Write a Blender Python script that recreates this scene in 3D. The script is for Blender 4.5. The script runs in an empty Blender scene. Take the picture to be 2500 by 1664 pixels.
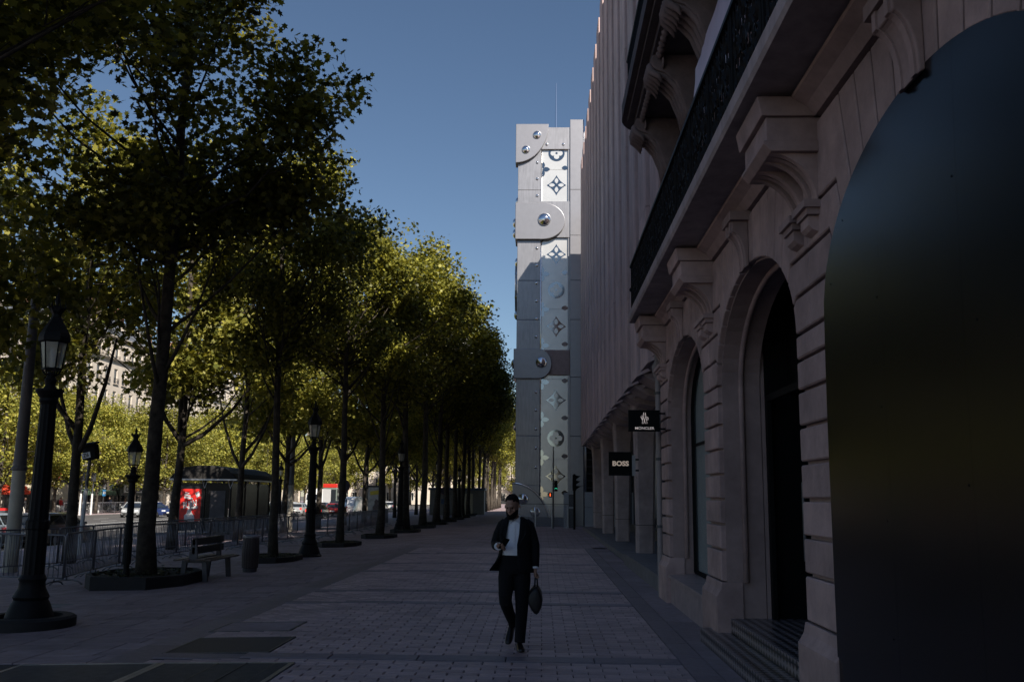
import bpy, math, random
import numpy as np
from mathutils import Matrix, Vector
random.seed(7)
S = bpy.context.scene
C = S.collection
R = math.radians
# ------------------------------------------------------------------ camera
cam_d = bpy.data.cameras.new('camera'); cam = bpy.data.objects.new('camera', cam_d); C.objects.link(cam)
S.camera = cam
cam_d.sensor_width = 36; cam_d.lens = 36*2300/2500; cam_d.clip_end = 4000; cam_d.clip_start = 0.05
HC = 1.72
def cam_basis(vx=1321, vy=1213, roll=R(0.3), F=2300.):
    d = Vector(((vx-1250)/F, -(vy-832)/F, -1)).normalized()
    r = d.cross(Vector((math.sin(roll), math.cos(roll), 0))).normalized()
    u = r.cross(d)
    return Matrix((r, d, u))            # rows: world axes seen from the camera
cam.matrix_world = Matrix.Translation((0, 0, HC)) @ cam_basis().to_4x4()
# ------------------------------------------------------------------ sky, sun, exposure
SUN = Vector((2.3, -4.0, 3.5)).normalized()          # towards the sun: behind the camera, to the right
w = bpy.data.worlds.new('World'); S.world = w; w.use_nodes = True
nt = w.node_tree; bg = nt.nodes['Background']
sky = nt.nodes.new('ShaderNodeTexSky'); sky.sky_type = 'NISHITA'; sky.sun_disc = False
sky.sun_elevation = math.asin(SUN.z); sky.sun_rotation = math.atan2(SUN.x, SUN.y)
sky.air_density = 1.0; sky.dust_density = 0.3; sky.ozone_density = 3.0
bg.inputs['Strength'].default_value = 0.05
nt.links.new(sky.outputs[0], bg.inputs[0])
sun_d = bpy.data.lights.new('sun', 'SUN'); sun_d.energy = 5.0; sun_d.angle = R(0.5); sun_d.color = (1, .93, .82)
sun = bpy.data.objects.new('sun', sun_d); C.objects.link(sun)
sun.rotation_euler = SUN.to_track_quat('Z', 'Y').to_euler()
vs = S.view_settings; vs.view_transform = 'Standard'; vs.look = 'None'; vs.exposure = 0.8; vs.gamma = 1; vs.use_curve_mapping = False
S.cycles.max_bounces = 7; S.cycles.diffuse_bounces = 1; S.cycles.glossy_bounces = 3; S.cycles.transmission_bounces = 4

# ------------------------------------------------------------------ helpers
class MB:
    def __init__(s): s.v = []; s.f = []
    def add(s, vs, fs):
        o = len(s.v); s.v += [tuple(p) for p in vs]; s.f += [tuple(i+o for i in f) for f in fs]; return s
    def box(s, x0, x1, y0, y1, z0, z1):
        return s.add([(x0,y0,z0),(x1,y0,z0),(x1,y1,z0),(x0,y1,z0),(x0,y0,z1),(x1,y0,z1),(x1,y1,z1),(x0,y1,z1)],
              [(3,2,1,0),(4,5,6,7),(0,1,5,4),(1,2,6,5),(2,3,7,6),(3,0,4,7)])
    def obox(s, c, d, h, rz=0, rx=0, ry=0):      # centre, full sizes (x,y,z) = d
        M = Matrix.Translation(c) @ Matrix.Rotation(rz,4,'Z') @ Matrix.Rotation(ry,4,'Y') @ Matrix.Rotation(rx,4,'X')
        a,b,e = d[0]/2,d[1]/2,h/2
        P = [M @ Vector(p) for p in [(-a,-b,-e),(a,-b,-e),(a,b,-e),(-a,b,-e),(-a,-b,e),(a,-b,e),(a,b,e),(-a,b,e)]]
        return s.add(P, [(3,2,1,0),(4,5,6,7),(0,1,5,4),(1,2,6,5),(2,3,7,6),(3,0,4,7)])
    def tube(s, path, r, n=6, cap=True, flat=1.0):
        P = [Vector(p) for p in path]; rs = r if isinstance(r,(list,tuple)) else [r]*len(P)
        rings = []; prev = None
        for i,p in enumerate(P):
            t = (P[min(i+1,len(P)-1)]-P[max(i-1,0)])
            t = t.normalized() if t.length > 1e-9 else Vector((0,0,1))
            if prev is None:
                a = Vector((1,0,0)) if abs(t.x) < .9 else Vector((0,1,0))
                prev = (a - t*a.dot(t)).normalized()
            else:
                q = prev - t*prev.dot(t); prev = q.normalized() if q.length > 1e-6 else prev
            b = t.cross(prev)
            rings.append([p + (prev*math.cos(2*math.pi*k/n) + b*flat*math.sin(2*math.pi*k/n))*rs[i] for k in range(n)])
        return s.loft(rings, cap)
    def loft(s, rings, cap=True, closed=True):
        n = len(rings[0]); vs = [p for r in rings for p in r]; fs = []
        for i in range(len(rings)-1):
            for k in range(n if closed else n-1):
                k2 = (k+1) % n
                fs.append((i*n+k, i*n+k2, (i+1)*n+k2, (i+1)*n+k))
        if cap and closed:
            fs.append(tuple(reversed(range(n)))); fs.append(tuple(range((len(rings)-1)*n, len(rings)*n)))
        return s.add(vs, fs)
    def cyl(s, p0, p1, r0, r1=None, n=10): return s.tube([p0,p1],[r0, r0 if r1 is None else r1], n)
    def lathe(s, prof, n=16, c=(0,0,0), ph=0, sx=1, sy=1):
        rings = [[(c[0]+r*sx*math.cos(2*math.pi*k/n+ph), c[1]+r*sy*math.sin(2*math.pi*k/n+ph), c[2]+z) for k in range(n)] for r,z in prof]
        return s.loft(rings)
    def prism(s, poly, axis, a, b):
        f = {'x': lambda p,t:(t,p[0],p[1]), 'y': lambda p,t:(p[0],t,p[1]), 'z': lambda p,t:(p[0],p[1],t)}[axis]
        n = len(poly); vs = [f(p,a) for p in poly]+[f(p,b) for p in poly]
        fs = [tuple(reversed(range(n))), tuple(range(n,2*n))]+[(k,(k+1)%n,n+(k+1)%n,n+k) for k in range(n)]
        return s.add(vs, fs)
    def ball(s, c, r, n=12, m=8, sc=(1,1,1), half=None):
        prof = []
        rings = []
        for i in range(m+1):
            t = math.pi*(i+.02*(i==0)-.02*(i==m))/m
            rings.append([(c[0]+sc[0]*r*math.sin(t)*math.cos(2*math.pi*k/n), c[1]+sc[1]*r*math.sin(t)*math.sin(2*math.pi*k/n), c[2]-sc[2]*r*math.cos(t)) for k in range(n)])
        return s.loft(rings)
    def dome(s, c, r, axis='y-', n=14, m=5, h=.6):      # half ball sticking out
        rings = []
        for i in range(m+1):
            t = math.pi/2*(i*.99)/m; q = r*math.cos(t); e = r*h*math.sin(t)
            ring = []
            for k in range(n):
                a = 2*math.pi*k/n; u,v = q*math.cos(a), q*math.sin(a)
                ring.append((c[0]+u,c[1]-e,c[2]+v) if axis=='y-' else (c[0]-e,c[1]+u,c[2]+v) if axis=='x-' else (c[0]+u,c[1]+v,c[2]+e))
            rings.append(ring)
        return s.loft(rings)
    def mesh(s, name, mat, smooth=False):
        me = bpy.data.meshes.new(name); me.from_pydata([tuple(p) for p in s.v], [], s.f); me.update()
        import bmesh
        bm = bmesh.new(); bm.from_mesh(me); bmesh.ops.recalc_face_normals(bm, faces=bm.faces); bm.to_mesh(me); bm.free()
        for m in (mat if isinstance(mat,(list,tuple)) else [mat]): me.materials.append(m)
        if smooth:
            me.polygons.foreach_set('use_smooth', [True]*len(me.polygons))
            if smooth is not True:
                me.set_sharp_from_angle(angle=R(smooth))
        return me
def offset_of(o):
    v = Vector((0,0,0))
    while o is not None: v += o.location; o = o.parent
    return v
def link(name, data, parent=None, loc=(0,0,0)):
    o = bpy.data.objects.new(name, data); C.objects.link(o); o.location = loc
    if parent is not None: o.parent = parent
    return o
def obj(name, mb, mat, parent=None, smooth=False, world=False, bev=0):
    if world and parent is not None:
        d = offset_of(parent); mb.v = [(p[0]-d.x,p[1]-d.y,p[2]-d.z) for p in mb.v]
    o = link(name, mb.mesh(name, mat, smooth), parent)
    if bev:
        m = o.modifiers.new('bevel','BEVEL'); m.width = bev; m.segments = 2; m.limit_method = 'ANGLE'; m.angle_limit = R(40)
    return o
def tag(o, label, cat, group=None, kind=None):
    if label: o['label'] = label
    if cat: o['category'] = cat
    if group: o['group'] = group
    if kind: o['kind'] = kind
    return o
def thing(name, label, cat, loc=(0,0,0), rz=0, group=None):
    o = link(name, None, None, loc); o.rotation_euler = (0,0,rz); o.empty_display_size = .2
    return tag(o, label, cat, group)
def copy_tree(o, parent=None, loc=None, rz=None, label=None, sc=None):
    c = o.copy(); C.objects.link(c)
    if parent is not None: c.parent = parent
    if loc is not None: c.location = loc
    if rz is not None: c.rotation_euler = (0,0,rz)
    if sc is not None: c.scale = (sc,sc,sc)
    if label: c['label'] = label
    for ch in o.children: copy_tree(ch, c)
    return c
ORD = ['first','second','third','fourth','fifth','sixth','seventh','eighth','ninth','tenth','eleventh','twelfth','thirteenth','fourteenth','fifteenth','sixteenth','seventeenth','eighteenth','nineteenth','twentieth']

# ------------------------------------------------------------------ materials
MATS = {}
def mat(name, col, rough=.7, metal=0, var=.15, scale=6, bump=0, spec=.4, stain=0, rnd=0, island=0, stretch=(1,1,1), bscale=None, coat=0):
    if name in MATS: return MATS[name]
    m = bpy.data.materials.new(name); m.use_nodes = True; N = m.node_tree.nodes; L = m.node_tree.links
    p = N['Principled BSDF']; p.inputs['Roughness'].default_value = rough; p.inputs['Metallic'].default_value = metal
    p.inputs['Specular IOR Level'].default_value = spec
    if coat: p.inputs['Coat Weight'].default_value = coat; p.inputs['Coat Roughness'].default_value = .05
    tc = N.new('ShaderNodeTexCoord'); mp = N.new('ShaderNodeMapping'); mp.inputs['Scale'].default_value = stretch
    L.new(tc.outputs['Object'], mp.inputs['Vector'])
    nz = N.new('ShaderNodeTexNoise'); nz.inputs['Scale'].default_value = scale; nz.inputs['Detail'].default_value = 6; nz.inputs['Roughness'].default_value = .65
    L.new(mp.outputs[0], nz.inputs['Vector'])
    rp = N.new('ShaderNodeMapRange'); rp.inputs['From Min'].default_value = .3; rp.inputs['From Max'].default_value = .7
    rp.inputs['To Min'].default_value = 1-var; rp.inputs['To Max'].default_value = 1+var
    L.new(nz.outputs['Fac'], rp.inputs['Value']); val = rp.outputs[0]
    def mul(a, b):
        q = N.new('ShaderNodeMath'); q.operation = 'MULTIPLY'; L.new(a, q.inputs[0]); L.new(b, q.inputs[1]); return q.outputs[0]
    if stain:
        n2 = N.new('ShaderNodeTexNoise'); n2.inputs['Scale'].default_value = .9; n2.inputs['Detail'].default_value = 8; n2.inputs['Roughness'].default_value = .7
        L.new(tc.outputs['Object'], n2.inputs['Vector'])
        r2 = N.new('ShaderNodeMapRange'); r2.inputs['From Min'].default_value = .42; r2.inputs['From Max'].default_value = .68
        r2.inputs['To Min'].default_value = 1; r2.inputs['To Max'].default_value = 1-stain
        L.new(n2.outputs['Fac'], r2.inputs['Value']); val = mul(val, r2.outputs[0])
    if rnd or island:
        g = N.new('ShaderNodeObjectInfo') if rnd else N.new('ShaderNodeNewGeometry')
        a = rnd or island; r3 = N.new('ShaderNodeMapRange'); r3.inputs['To Min'].default_value = 1-a; r3.inputs['To Max'].default_value = 1+a
        L.new(g.outputs['Random' if rnd else 'Random Per Island'], r3.inputs['Value']); val = mul(val, r3.outputs[0])
    mx = N.new('ShaderNodeVectorMath'); mx.operation = 'SCALE'; mx.inputs[0].default_value = col
    L.new(val, mx.inputs['Scale']); L.new(mx.outputs[0], p.inputs['Base Color'])
    if bump:
        b = N.new('ShaderNodeBump'); b.inputs['Strength'].default_value = bump; b.inputs['Distance'].default_value = .02
        n3 = N.new('ShaderNodeTexNoise'); n3.inputs['Scale'].default_value = bscale or scale*6; n3.inputs['Detail'].default_value = 5
        L.new(mp.outputs[0], n3.inputs['Vector']); L.new(n3.outputs['Fac'], b.inputs['Height']); L.new(b.outputs[0], p.inputs['Normal'])
    MATS[name] = m; return m
def emit(name, col, st):
    m = bpy.data.materials.new(name); m.use_nodes = True; p = m.node_tree.nodes['Principled BSDF']
    p.inputs['Base Color'].default_value = (*col,1); p.inputs['Emission Color'].default_value = (*col,1); p.inputs['Emission Strength'].default_value = st
    return m
def glass(name, col, rough=.05, alpha=.3):
    m = bpy.data.materials.new(name); m.use_nodes = True; N = m.node_tree.nodes; L = m.node_tree.links
    p = N['Principled BSDF']; p.inputs['Base Color'].default_value = (*col,1); p.inputs['Roughness'].default_value = rough
    p.inputs['Specular IOR Level'].default_value = .6; p.inputs['Alpha'].default_value = alpha
    return m
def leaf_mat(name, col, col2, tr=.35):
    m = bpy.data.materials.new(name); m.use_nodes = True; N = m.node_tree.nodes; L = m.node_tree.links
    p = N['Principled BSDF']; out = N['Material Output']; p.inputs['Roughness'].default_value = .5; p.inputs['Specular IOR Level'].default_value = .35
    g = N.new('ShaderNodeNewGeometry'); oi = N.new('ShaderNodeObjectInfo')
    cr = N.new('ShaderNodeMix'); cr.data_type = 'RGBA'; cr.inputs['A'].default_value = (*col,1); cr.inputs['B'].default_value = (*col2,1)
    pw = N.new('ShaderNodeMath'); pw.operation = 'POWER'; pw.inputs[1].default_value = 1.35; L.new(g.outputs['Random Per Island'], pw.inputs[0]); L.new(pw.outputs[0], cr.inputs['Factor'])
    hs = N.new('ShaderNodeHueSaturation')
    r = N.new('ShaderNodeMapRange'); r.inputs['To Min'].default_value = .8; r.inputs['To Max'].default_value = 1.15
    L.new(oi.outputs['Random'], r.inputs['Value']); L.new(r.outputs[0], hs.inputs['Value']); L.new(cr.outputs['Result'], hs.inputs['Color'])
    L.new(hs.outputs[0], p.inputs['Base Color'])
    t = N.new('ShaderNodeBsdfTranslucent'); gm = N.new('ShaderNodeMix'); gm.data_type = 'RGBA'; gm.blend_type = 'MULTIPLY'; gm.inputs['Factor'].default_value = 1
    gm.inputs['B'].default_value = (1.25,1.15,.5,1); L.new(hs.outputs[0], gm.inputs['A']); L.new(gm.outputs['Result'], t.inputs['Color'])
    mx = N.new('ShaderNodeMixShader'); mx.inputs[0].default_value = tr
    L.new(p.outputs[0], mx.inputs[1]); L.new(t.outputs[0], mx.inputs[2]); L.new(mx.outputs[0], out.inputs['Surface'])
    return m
STONE = mat('limestone', (.52,.35,.32), .85, var=.16, scale=3, bump=.3, stain=.34, rnd=.13)
STONE_W = mat('limestone wall', (.42,.29,.265), .88, var=.14, scale=3, bump=.25, stain=.25)
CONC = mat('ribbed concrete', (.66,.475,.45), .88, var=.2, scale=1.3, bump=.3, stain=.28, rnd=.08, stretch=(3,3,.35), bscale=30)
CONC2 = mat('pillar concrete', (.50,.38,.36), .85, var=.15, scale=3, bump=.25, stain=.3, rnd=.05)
GRAN = mat('granite paver', (.51,.365,.365), .52, var=.16, scale=9, bump=.3, rnd=.2, stain=.28, bscale=160)
GRAN_I = mat('granite pavers', (.51,.365,.365), .52, var=.16, scale=9, bump=.3, island=.2, stain=.28, bscale=160)
DARKG = mat('dark granite', (.22,.175,.195), .5, var=.2, scale=10, bump=.2, rnd=.15, bscale=160)
SLAB = mat('paving slabs', (.32,.245,.255), .68, var=.18, scale=6, bump=.25, island=.14, stain=.25, bscale=120)
IRON = mat('black cast iron', (.006,.006,.007), .6, metal=.0, var=.2, scale=8, bump=.15, spec=.2)
BLACKG = mat('gloss black paint', (.004,.004,.006), .25, var=.2, scale=3, bump=.02, spec=.28, bscale=2.0)
BLACKM = mat('matt black', (.006,.006,.006), .7, var=.2, scale=8, spec=.15)
STEEL = mat('galvanised steel', (.34,.34,.36), .38, metal=.85, var=.2, scale=14)
DSTEEL = mat('dull dark steel', (.09,.09,.10), .45, metal=.6, var=.25, scale=10)
WHITE = mat('white paint', (.62,.61,.60), .5, var=.08, scale=5)
# ------------------------------------------------------------------ ground, pavement, road
def gz(x):
    if x >= -3: return 0.
    if x >= -20: return .028*(x+3)
    if x >= -47: return -.62 - .05*((x+33)/14)**2
    return -.60
def sheet(xs, y0, y1, dz, f=gz, ny=1):
    m = MB()
    for a,b in zip(xs[:-1], xs[1:]):
        for k in range(ny):
            p,q = y0+(y1-y0)*k/ny, y0+(y1-y0)*(k+1)/ny
            m.add([(a,p,f(a)+dz),(b,p,f(b)+dz),(b,q,f(b)+dz),(a,q,f(a)+dz)], [(0,1,2,3)])
    return m
GROUND = mat('earth', (.12,.11,.10), .9, var=.2, scale=.5)
g = MB().add([(-1500,-1500,-1.2),(1500,-1500,-1.2),(1500,1500,-1.2),(-1500,1500,-1.2)], [(0,1,2,3)])
tag(obj('ground', g, GROUND), None, None, kind='structure')
JOINT = mat('paving joints', (.045,.042,.045), .9, var=.2, scale=20)
def paving_mat():
    m = bpy.data.materials.new('far paving'); m.use_nodes = True; N = m.node_tree.nodes; L = m.node_tree.links; p = N['Principled BSDF']
    tc = N.new('ShaderNodeTexCoord'); b = N.new('ShaderNodeTexBrick'); b.inputs['Scale'].default_value = 1
    b.inputs['Brick Width'].default_value = .6; b.inputs['Row Height'].default_value = .4; b.inputs['Mortar Size'].default_value = .012
    b.inputs['Color1'].default_value = (.38,.285,.30,1); b.inputs['Color2'].default_value = (.31,.235,.25,1); b.inputs['Mortar'].default_value = (.10,.09,.095,1)
    n = N.new('ShaderNodeTexNoise'); n.inputs['Scale'].default_value = .8; n.inputs['Detail'].default_value = 8
    r = N.new('ShaderNodeMapRange'); r.inputs['From Min'].default_value = .3; r.inputs['From Max'].default_value = .7; r.inputs['To Min'].default_value = .72; r.inputs['To Max'].default_value = 1.2
    v = N.new('ShaderNodeVectorMath'); v.operation = 'SCALE'
    L.new(tc.outputs['Object'], b.inputs['Vector']); L.new(tc.outputs['Object'], n.inputs['Vector']); L.new(n.outputs['Fac'], r.inputs['Value'])
    L.new(b.outputs['Color'], v.inputs[0]); L.new(r.outputs[0], v.inputs['Scale']); L.new(v.outputs[0], p.inputs['Base Color']); p.inputs['Roughness'].default_value = .66
    return m
FARPAVE = paving_mat()
YE = 33.0
pave = tag(obj('pavement', sheet([-8.95,-3,2.3], -8, YE, -.014), JOINT), None, None, kind='structure')
side = tag(obj('pavement_kerb_side', sheet([-20,-8.95], -8, YE, 0, ny=1), FARPAVE), None, None, kind='structure')
far = tag(obj('pavement_far', sheet([-20,-3,2.9], YE, 400, 0), FARPAVE), None, None, kind='structure')
# kerb
KERB = mat('kerb granite', (.26,.25,.25), .8, var=.15, scale=8, bump=.2)
kb = MB()
for k in range(60): kb.box(-20.3,-20.002, -8+k*2.0, -8+k*2.0+1.985, -.8, gz(-20)+.003)
tag(obj('kerb', kb, KERB), None, None, kind='structure')
kb = MB()
for k in range(90): kb.box(-47.3,-47.0, 20+k*3.0, 20+k*3.0+2.985, -.8, -.597)
tag(obj('kerb_far', kb, KERB), None, None, kind='structure')
ROAD = mat('asphalt', (.085,.08,.08), .85, var=.2, scale=1.2, bump=.3, stain=.2, bscale=60)
tag(obj('road', sheet([-47.2,-42,-37,-33,-29,-25,-20.1], -40, 600, 0), ROAD), None, None, kind='structure')
tag(obj('pavement_opposite', sheet([-90,-47.2], -40, 600, 0), FARPAVE), None, None, kind='structure')
PAINT = mat('road paint', (.7,.7,.68), .7, var=.2, scale=12)
lm = MB()
for x in (-23.6,-27.2,-30.8,-36.5,-40.2,-43.8):
    for k in range(40):
        y = 20+k*6.5; z = gz(x)+.004
        lm.add([(x-.06,y,z),(x+.06,y,z),(x+.06,y+3,z),(x-.06,y+3,z)],[(0,1,2,3)])
for x in (-33.55,-33.95):
    z = gz(x)+.006; lm.add([(x-.06,0,z),(x+.06,0,z),(x+.06,300,z),(x-.06,300,z)],[(0,1,2,3)])
tag(obj('road_markings', lm, PAINT), None, None, kind='structure')

# pavers -----------------------------------------------------------
def paver_v(w, d, h=.016, b=.006):
    a,c = w/2,d/2
    return [(-a,-c,-h),(a,-c,-h),(a,c,-h),(-a,c,-h),(-a+b,-c+b,0),(a-b,-c+b,0),(a-b,c-b,0),(-a+b,c-b,0)], [(4,5,6,7),(0,1,5,4),(1,2,6,5),(2,3,7,6),(3,0,4,7)]
PW, PD = .31, .16
bands = [(10.42,10.74),(15.75,16.05),(17.75,18.05),(22.4,22.72),(25.0,25.3),(29.6,29.9)]
holes = [(-5.46,-2.54,7.5,10.16),(-4.205,-2.995,10.755,11.935),(-4.285,-3.215,12.465,13.385)]
def clip(r):
    out = [r]
    for h in holes:
        nxt = []
        for (a,b,c,d) in out:
            if b <= h[0] or a >= h[1] or d <= h[2] or c >= h[3]: nxt.append((a,b,c,d)); continue
            if c < h[2]: nxt.append((a,b,c,h[2])); c = h[2]
            if d > h[3]: nxt.append((a,b,h[3],d)); d = h[3]
            if a < h[0]: nxt.append((a,h[0],c,d))
            if b > h[1]: nxt.append((h[1],b,c,d))
        out = nxt
    return [q for q in out if q[1]-q[0] > .02 and q[3]-q[2] > .02]
spots = []
y = 7.8; row = 0
while y < YE:
    hit = [b for b in bands if y+PD > b[0]+.001 and y < b[1]-.001]
    if hit: y = hit[0][1]; continue
    x = -4.17 - (row % 2)*PW/2
    while x < 1.5:
        x0, x1 = max(x,-4.17), min(x+PW, 1.5)
        for q in clip((x0,x1,y,y+PD)): spots.append(q)
        x += PW
    y += PD; row += 1
vis = lambda s: (s[2] > 8.95 and abs(s[0]) < s[2]*.55)
near = sorted([s for s in spots if vis(s) and s[1]-s[0] > PW-.01 and s[3]-s[2] > PD-.01], key=lambda s: s[2]**2+.3*s[0]**2)[:295]
nset = set(near)
rest = MB()
for s in spots:
    if s in nset: continue
    v,f = paver_v(s[1]-s[0]-.008, s[3]-s[2]-.008); cx,cy = (s[0]+s[1])/2, (s[2]+s[3])/2; dz = random.uniform(-.0025,.0025)
    rest.add([(p[0]+cx,p[1]+cy,p[2]+dz+gz(cx)) for p in v], f)
tag(obj('paver_field', rest, GRAN_I, pave), None, None, kind='stuff')
v,f = paver_v(PW-.008, PD-.008); pm = MB().add(v,f).mesh('paver', GRAN)
for s in near:
    o = link('paver', pm, pave, ((s[0]+s[1])/2, s[2]+PD/2, gz((s[0]+s[1])/2)+random.uniform(-.003,.003))); o.rotation_euler = (random.uniform(-.006,.006), random.uniform(-.006,.006), random.uniform(-.012,.012))
# dark granite bands
def band(x0,x1,y0,y1):
    v,f = paver_v(x1-x0-.008, y1-y0-.008); cx,cy = (x0+x1)/2,(y0+y1)/2
    m = MB().add([(p[0],p[1],p[2]+.001) for p in v], f); o = obj('band_slab', m, DARKG, pave); o.location = (cx,cy,gz(cx)+random.uniform(0,.002))
for b in bands:
    x = -4.17
    while x < 1.45: band(x, min(x+.95,1.5), b[0], b[1]); x += .95
y = 7.6
while y < YE: band(1.5,1.78,y,y+1.06); y += 1.06
y = 10.2
while y < YE: band(-4.62,-4.17,y,y+1.2); y += 1.2
# light strip beside the facade, and slabs between the band and the trees
st = MB()
y = 7.6
while y < YE:
    v,f = paver_v(.51,.892); st.add([(p[0]+2.04,p[1]+y+.45,p[2]) for p in v], f); y += .9
tag(obj('facade_strip', st, SLAB, pave), None, None, kind='stuff')
st = MB(); y = 8.0; r = 0
while y < YE:
    x = -8.95
    while x < -4.63:
        wdt = [.55,.8,.65][(r+int(x*3)) % 3]; x1 = min(x+wdt,-4.62)
        if x1-x > .08 and not (x1 > -5.5 and y < 10.2):
            v,f = paver_v(x1-x-.008,.442); cx = (x+x1)/2
            st.add([(p[0]+cx,p[1]+y+.225,p[2]+gz(p[0]+cx)+random.uniform(-.001,.001)) for p in v], f)
        x = x1
    y += .45; r += 1
tag(obj('slab_field', st, SLAB, pave), None, None, kind='stuff')
# ventilation grating (two panels), cover plates
def drape_z(m, dz=0):
    m.v = [(p[0],p[1],p[2]+gz(p[0])+dz) for p in m.v]; return m
def grating(x0,x1,y0,y1,label):
    t = thing('ventilation_grating', label, 'grating', ((x0+x1)/2,(y0+y1)/2,gz((x0+x1)/2)))
    fr = MB()
    for a,b,c,d in ((x0,x1,y0,y0+.05),(x0,x1,y1-.05,y1),(x0,x0+.05,y0+.05,y1-.05),(x1-.05,x1,y0+.05,y1-.05)): fr.box(a,b,c,d,-.012,.004)
    obj('frame', drape_z(fr), STEEL, t, world=True)
    obj('pit_dark_sheet', drape_z(MB().box(x0+.051,x1-.051,y0+.051,y1-.051,-.0135,-.010)), BLACKM, t, world=True)  # thin black sheet stands in for the dark of the shaft
    br = MB(); y = y0+.06
    while y < y1-.07: br.box(x0+.05,x1-.05,y,y+.014,-.0095,.002); y += .036
    x = x0+.3
    while x < x1-.1: br.box(x,x+.015,y0+.05,y1-.05,-.0095,-.001); x += .3
    tag(obj('bars', drape_z(br), DSTEEL, t, world=True), None, None, kind='stuff')
grating(-5.45,-3.96,7.6,10.15,'black metal pavement grating in the bottom left corner, its left panel')
grating(-3.95,-2.55,7.6,10.15,'black metal pavement grating beside the pavers, panel with bright steel edge')
def cover(x0,x1,y0,y1,m,label):
    t = thing('cover_plate', label, 'cover plate', ((x0+x1)/2,(y0+y1)/2,gz((x0+x1)/2)))
    fr = MB()
    for a,b,c,d in ((x0,x1,y0,y0+.03),(x0,x1,y1-.03,y1),(x0,x0+.03,y0+.03,y1-.03),(x1-.03,x1,y0+.03,y1-.03)): fr.box(a,b,c,d,-.012,.005)
    obj('frame', drape_z(fr), DSTEEL, t, world=True)
    obj('plate', drape_z(MB().box(x0+.034,x1-.034,y0+.034,y1-.034,-.012,.002)), m, t, world=True)
cover(-4.2,-3.0,10.76,11.93,mat('dark cover', (.035,.034,.042), .55, var=.15, scale=6, bump=.1),'dark plain cover plate set in the paving')
cover(-4.28,-3.22,12.47,13.38,SLAB,'paved inspection cover with thin dark frame behind the dark plate')
t = thing('manhole_cover','small round manhole cover beside the nearest tree planter','manhole cover',(-8.05,15.9,gz(-8.05)))
obj('rim', MB().lathe([(.30,-.03),(.30,.006),(.25,.006),(.25,-.03)],20), DSTEEL, t); obj('lid', MB().lathe([(.245,-.03),(.245,.003),(.01,.005)],20), KERB, t)
# ------------------------------------------------------------------ stone building on the right (arches, balcony)
FX = 2.2; ARC = [14.5, 9.85, 5.25]; HW = 1.83; SP = 3.1; RISE = 1.06; YEND = 17.25; TOPZ = 22.6; YB = 1.2
def az(dy):                                  # intrados height
    q = 1-(abs(dy)/HW)**2
    return SP + RISE*math.sqrt(max(q,0))
sb = thing('stone_building','pinkish limestone building with arched ground floor and iron balcony','building',(FX,8,0))
wm = MB()
ys = [YB]
for c in reversed(ARC):
    ys += [c-HW] + [c-HW*math.cos(math.pi*k/20) for k in range(1,20)] + [c+HW]
ys += [YEND]
def zlow(y, side):
    for c in ARC:
        if c-HW-1e-6 <= y <= c+HW+1e-6:
            if abs(y-(c-HW)) < 1e-6 and side < 0: return None
            return az(y-c)
    return None
WX = FX+.035
for a,b in zip(ys[:-1], ys[1:]):
    mid = (a+b)/2; arch = next((c for c in ARC if abs(mid-c) < HW), None)
    za, zb = (az(a-arch), az(b-arch)) if arch is not None else (0,0)
    wm.add([(WX,a,za),(WX,b,zb),(WX,b,5.0),(WX,a,5.0)],[(0,1,2,3)])
    if arch is not None: wm.add([(WX,a,za),(WX,b,zb),(WX+.46,b,zb),(WX+.46,a,za)],[(0,1,2,3)])
for c in ARC:
    for y in (c-HW,c+HW): wm.add([(WX,y,0),(WX+.46,y,0),(WX+.46,y,SP),(WX,y,SP)],[(0,1,2,3)])
wm.box(WX+.47,WX+8,YB,YEND-.014,4.25,5.0)
wm.box(WX,WX+8,YEND-.012,YEND,0,TOPZ)
for c1,c2 in zip([YEND]+ARC, ARC+[YB]):
    y0,y1 = (c2+HW if c2 > YB else YB), (c1-HW if c1 < YEND else YEND-.013)
    wm.box(WX+.47,WX+.515,y0,y1,0,4.25)
obj('wall', wm, STONE_W, sb, world=True)
# upper wall with tall windows
PANE = mat('dark window glass', (.02,.025,.03), .06, var=.05, scale=1, spec=.6)
SASH = mat('window joinery', (.55,.52,.48), .5, var=.05)
up = MB(); wy = list(ARC); UX = FX+.12
lev = [(5.1,5.3,7.9),(8.5,8.7,11.2),(11.8,12.1,14.4),(15.0,15.3,17.4),(18.0,18.3,20.4)]
edges = sorted(wy)
for zb,z0,z1 in lev:
    zt = zb+ (3.4 if zb < 8 else 3.3 if zb < 11 else 3.2 if zb<15 else 3.0 if zb < 18 else 4.6)
    ylast = YB
    for c in edges+[None]:
        if c is None: up.box(UX,UX+.4,ylast,YEND-.014,zb,zt-.001); break
        up.box(UX,UX+.4,ylast,c-.7,zb,zt-.001); up.box(UX,UX+.4,c-.7,c+.7,zb,z0); up.box(UX,UX+.4,c-.7,c+.7,z1,zt-.001); ylast = c+.7
        wn = obj('window', MB().box(UX+.25,UX+.3,c-.7,c+.7,z0,z1), SASH, sb, world=True)
        pn = MB().box(UX+.235,UX+.249,c-.6,c-.06,z0+.1,z1-.1).box(UX+.235,UX+.249,c+.06,c+.6,z0+.1,z1-.1)
        obj('pane', pn, PANE, wn, world=True)
obj('upper_wall', up, STONE_W, sb, world=True)
obj('cornice', MB().prism([(FX-.3,22.0),(FX+.1,21.8),(FX+.1,22.6),(FX-.4,22.6),(FX-.4,22.4)],'y',YB,YEND+.1), STONE, sb, world=True)
ZINC = mat('zinc roof', (.16,.17,.19), .5, metal=.4, var=.15, scale=2)
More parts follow.
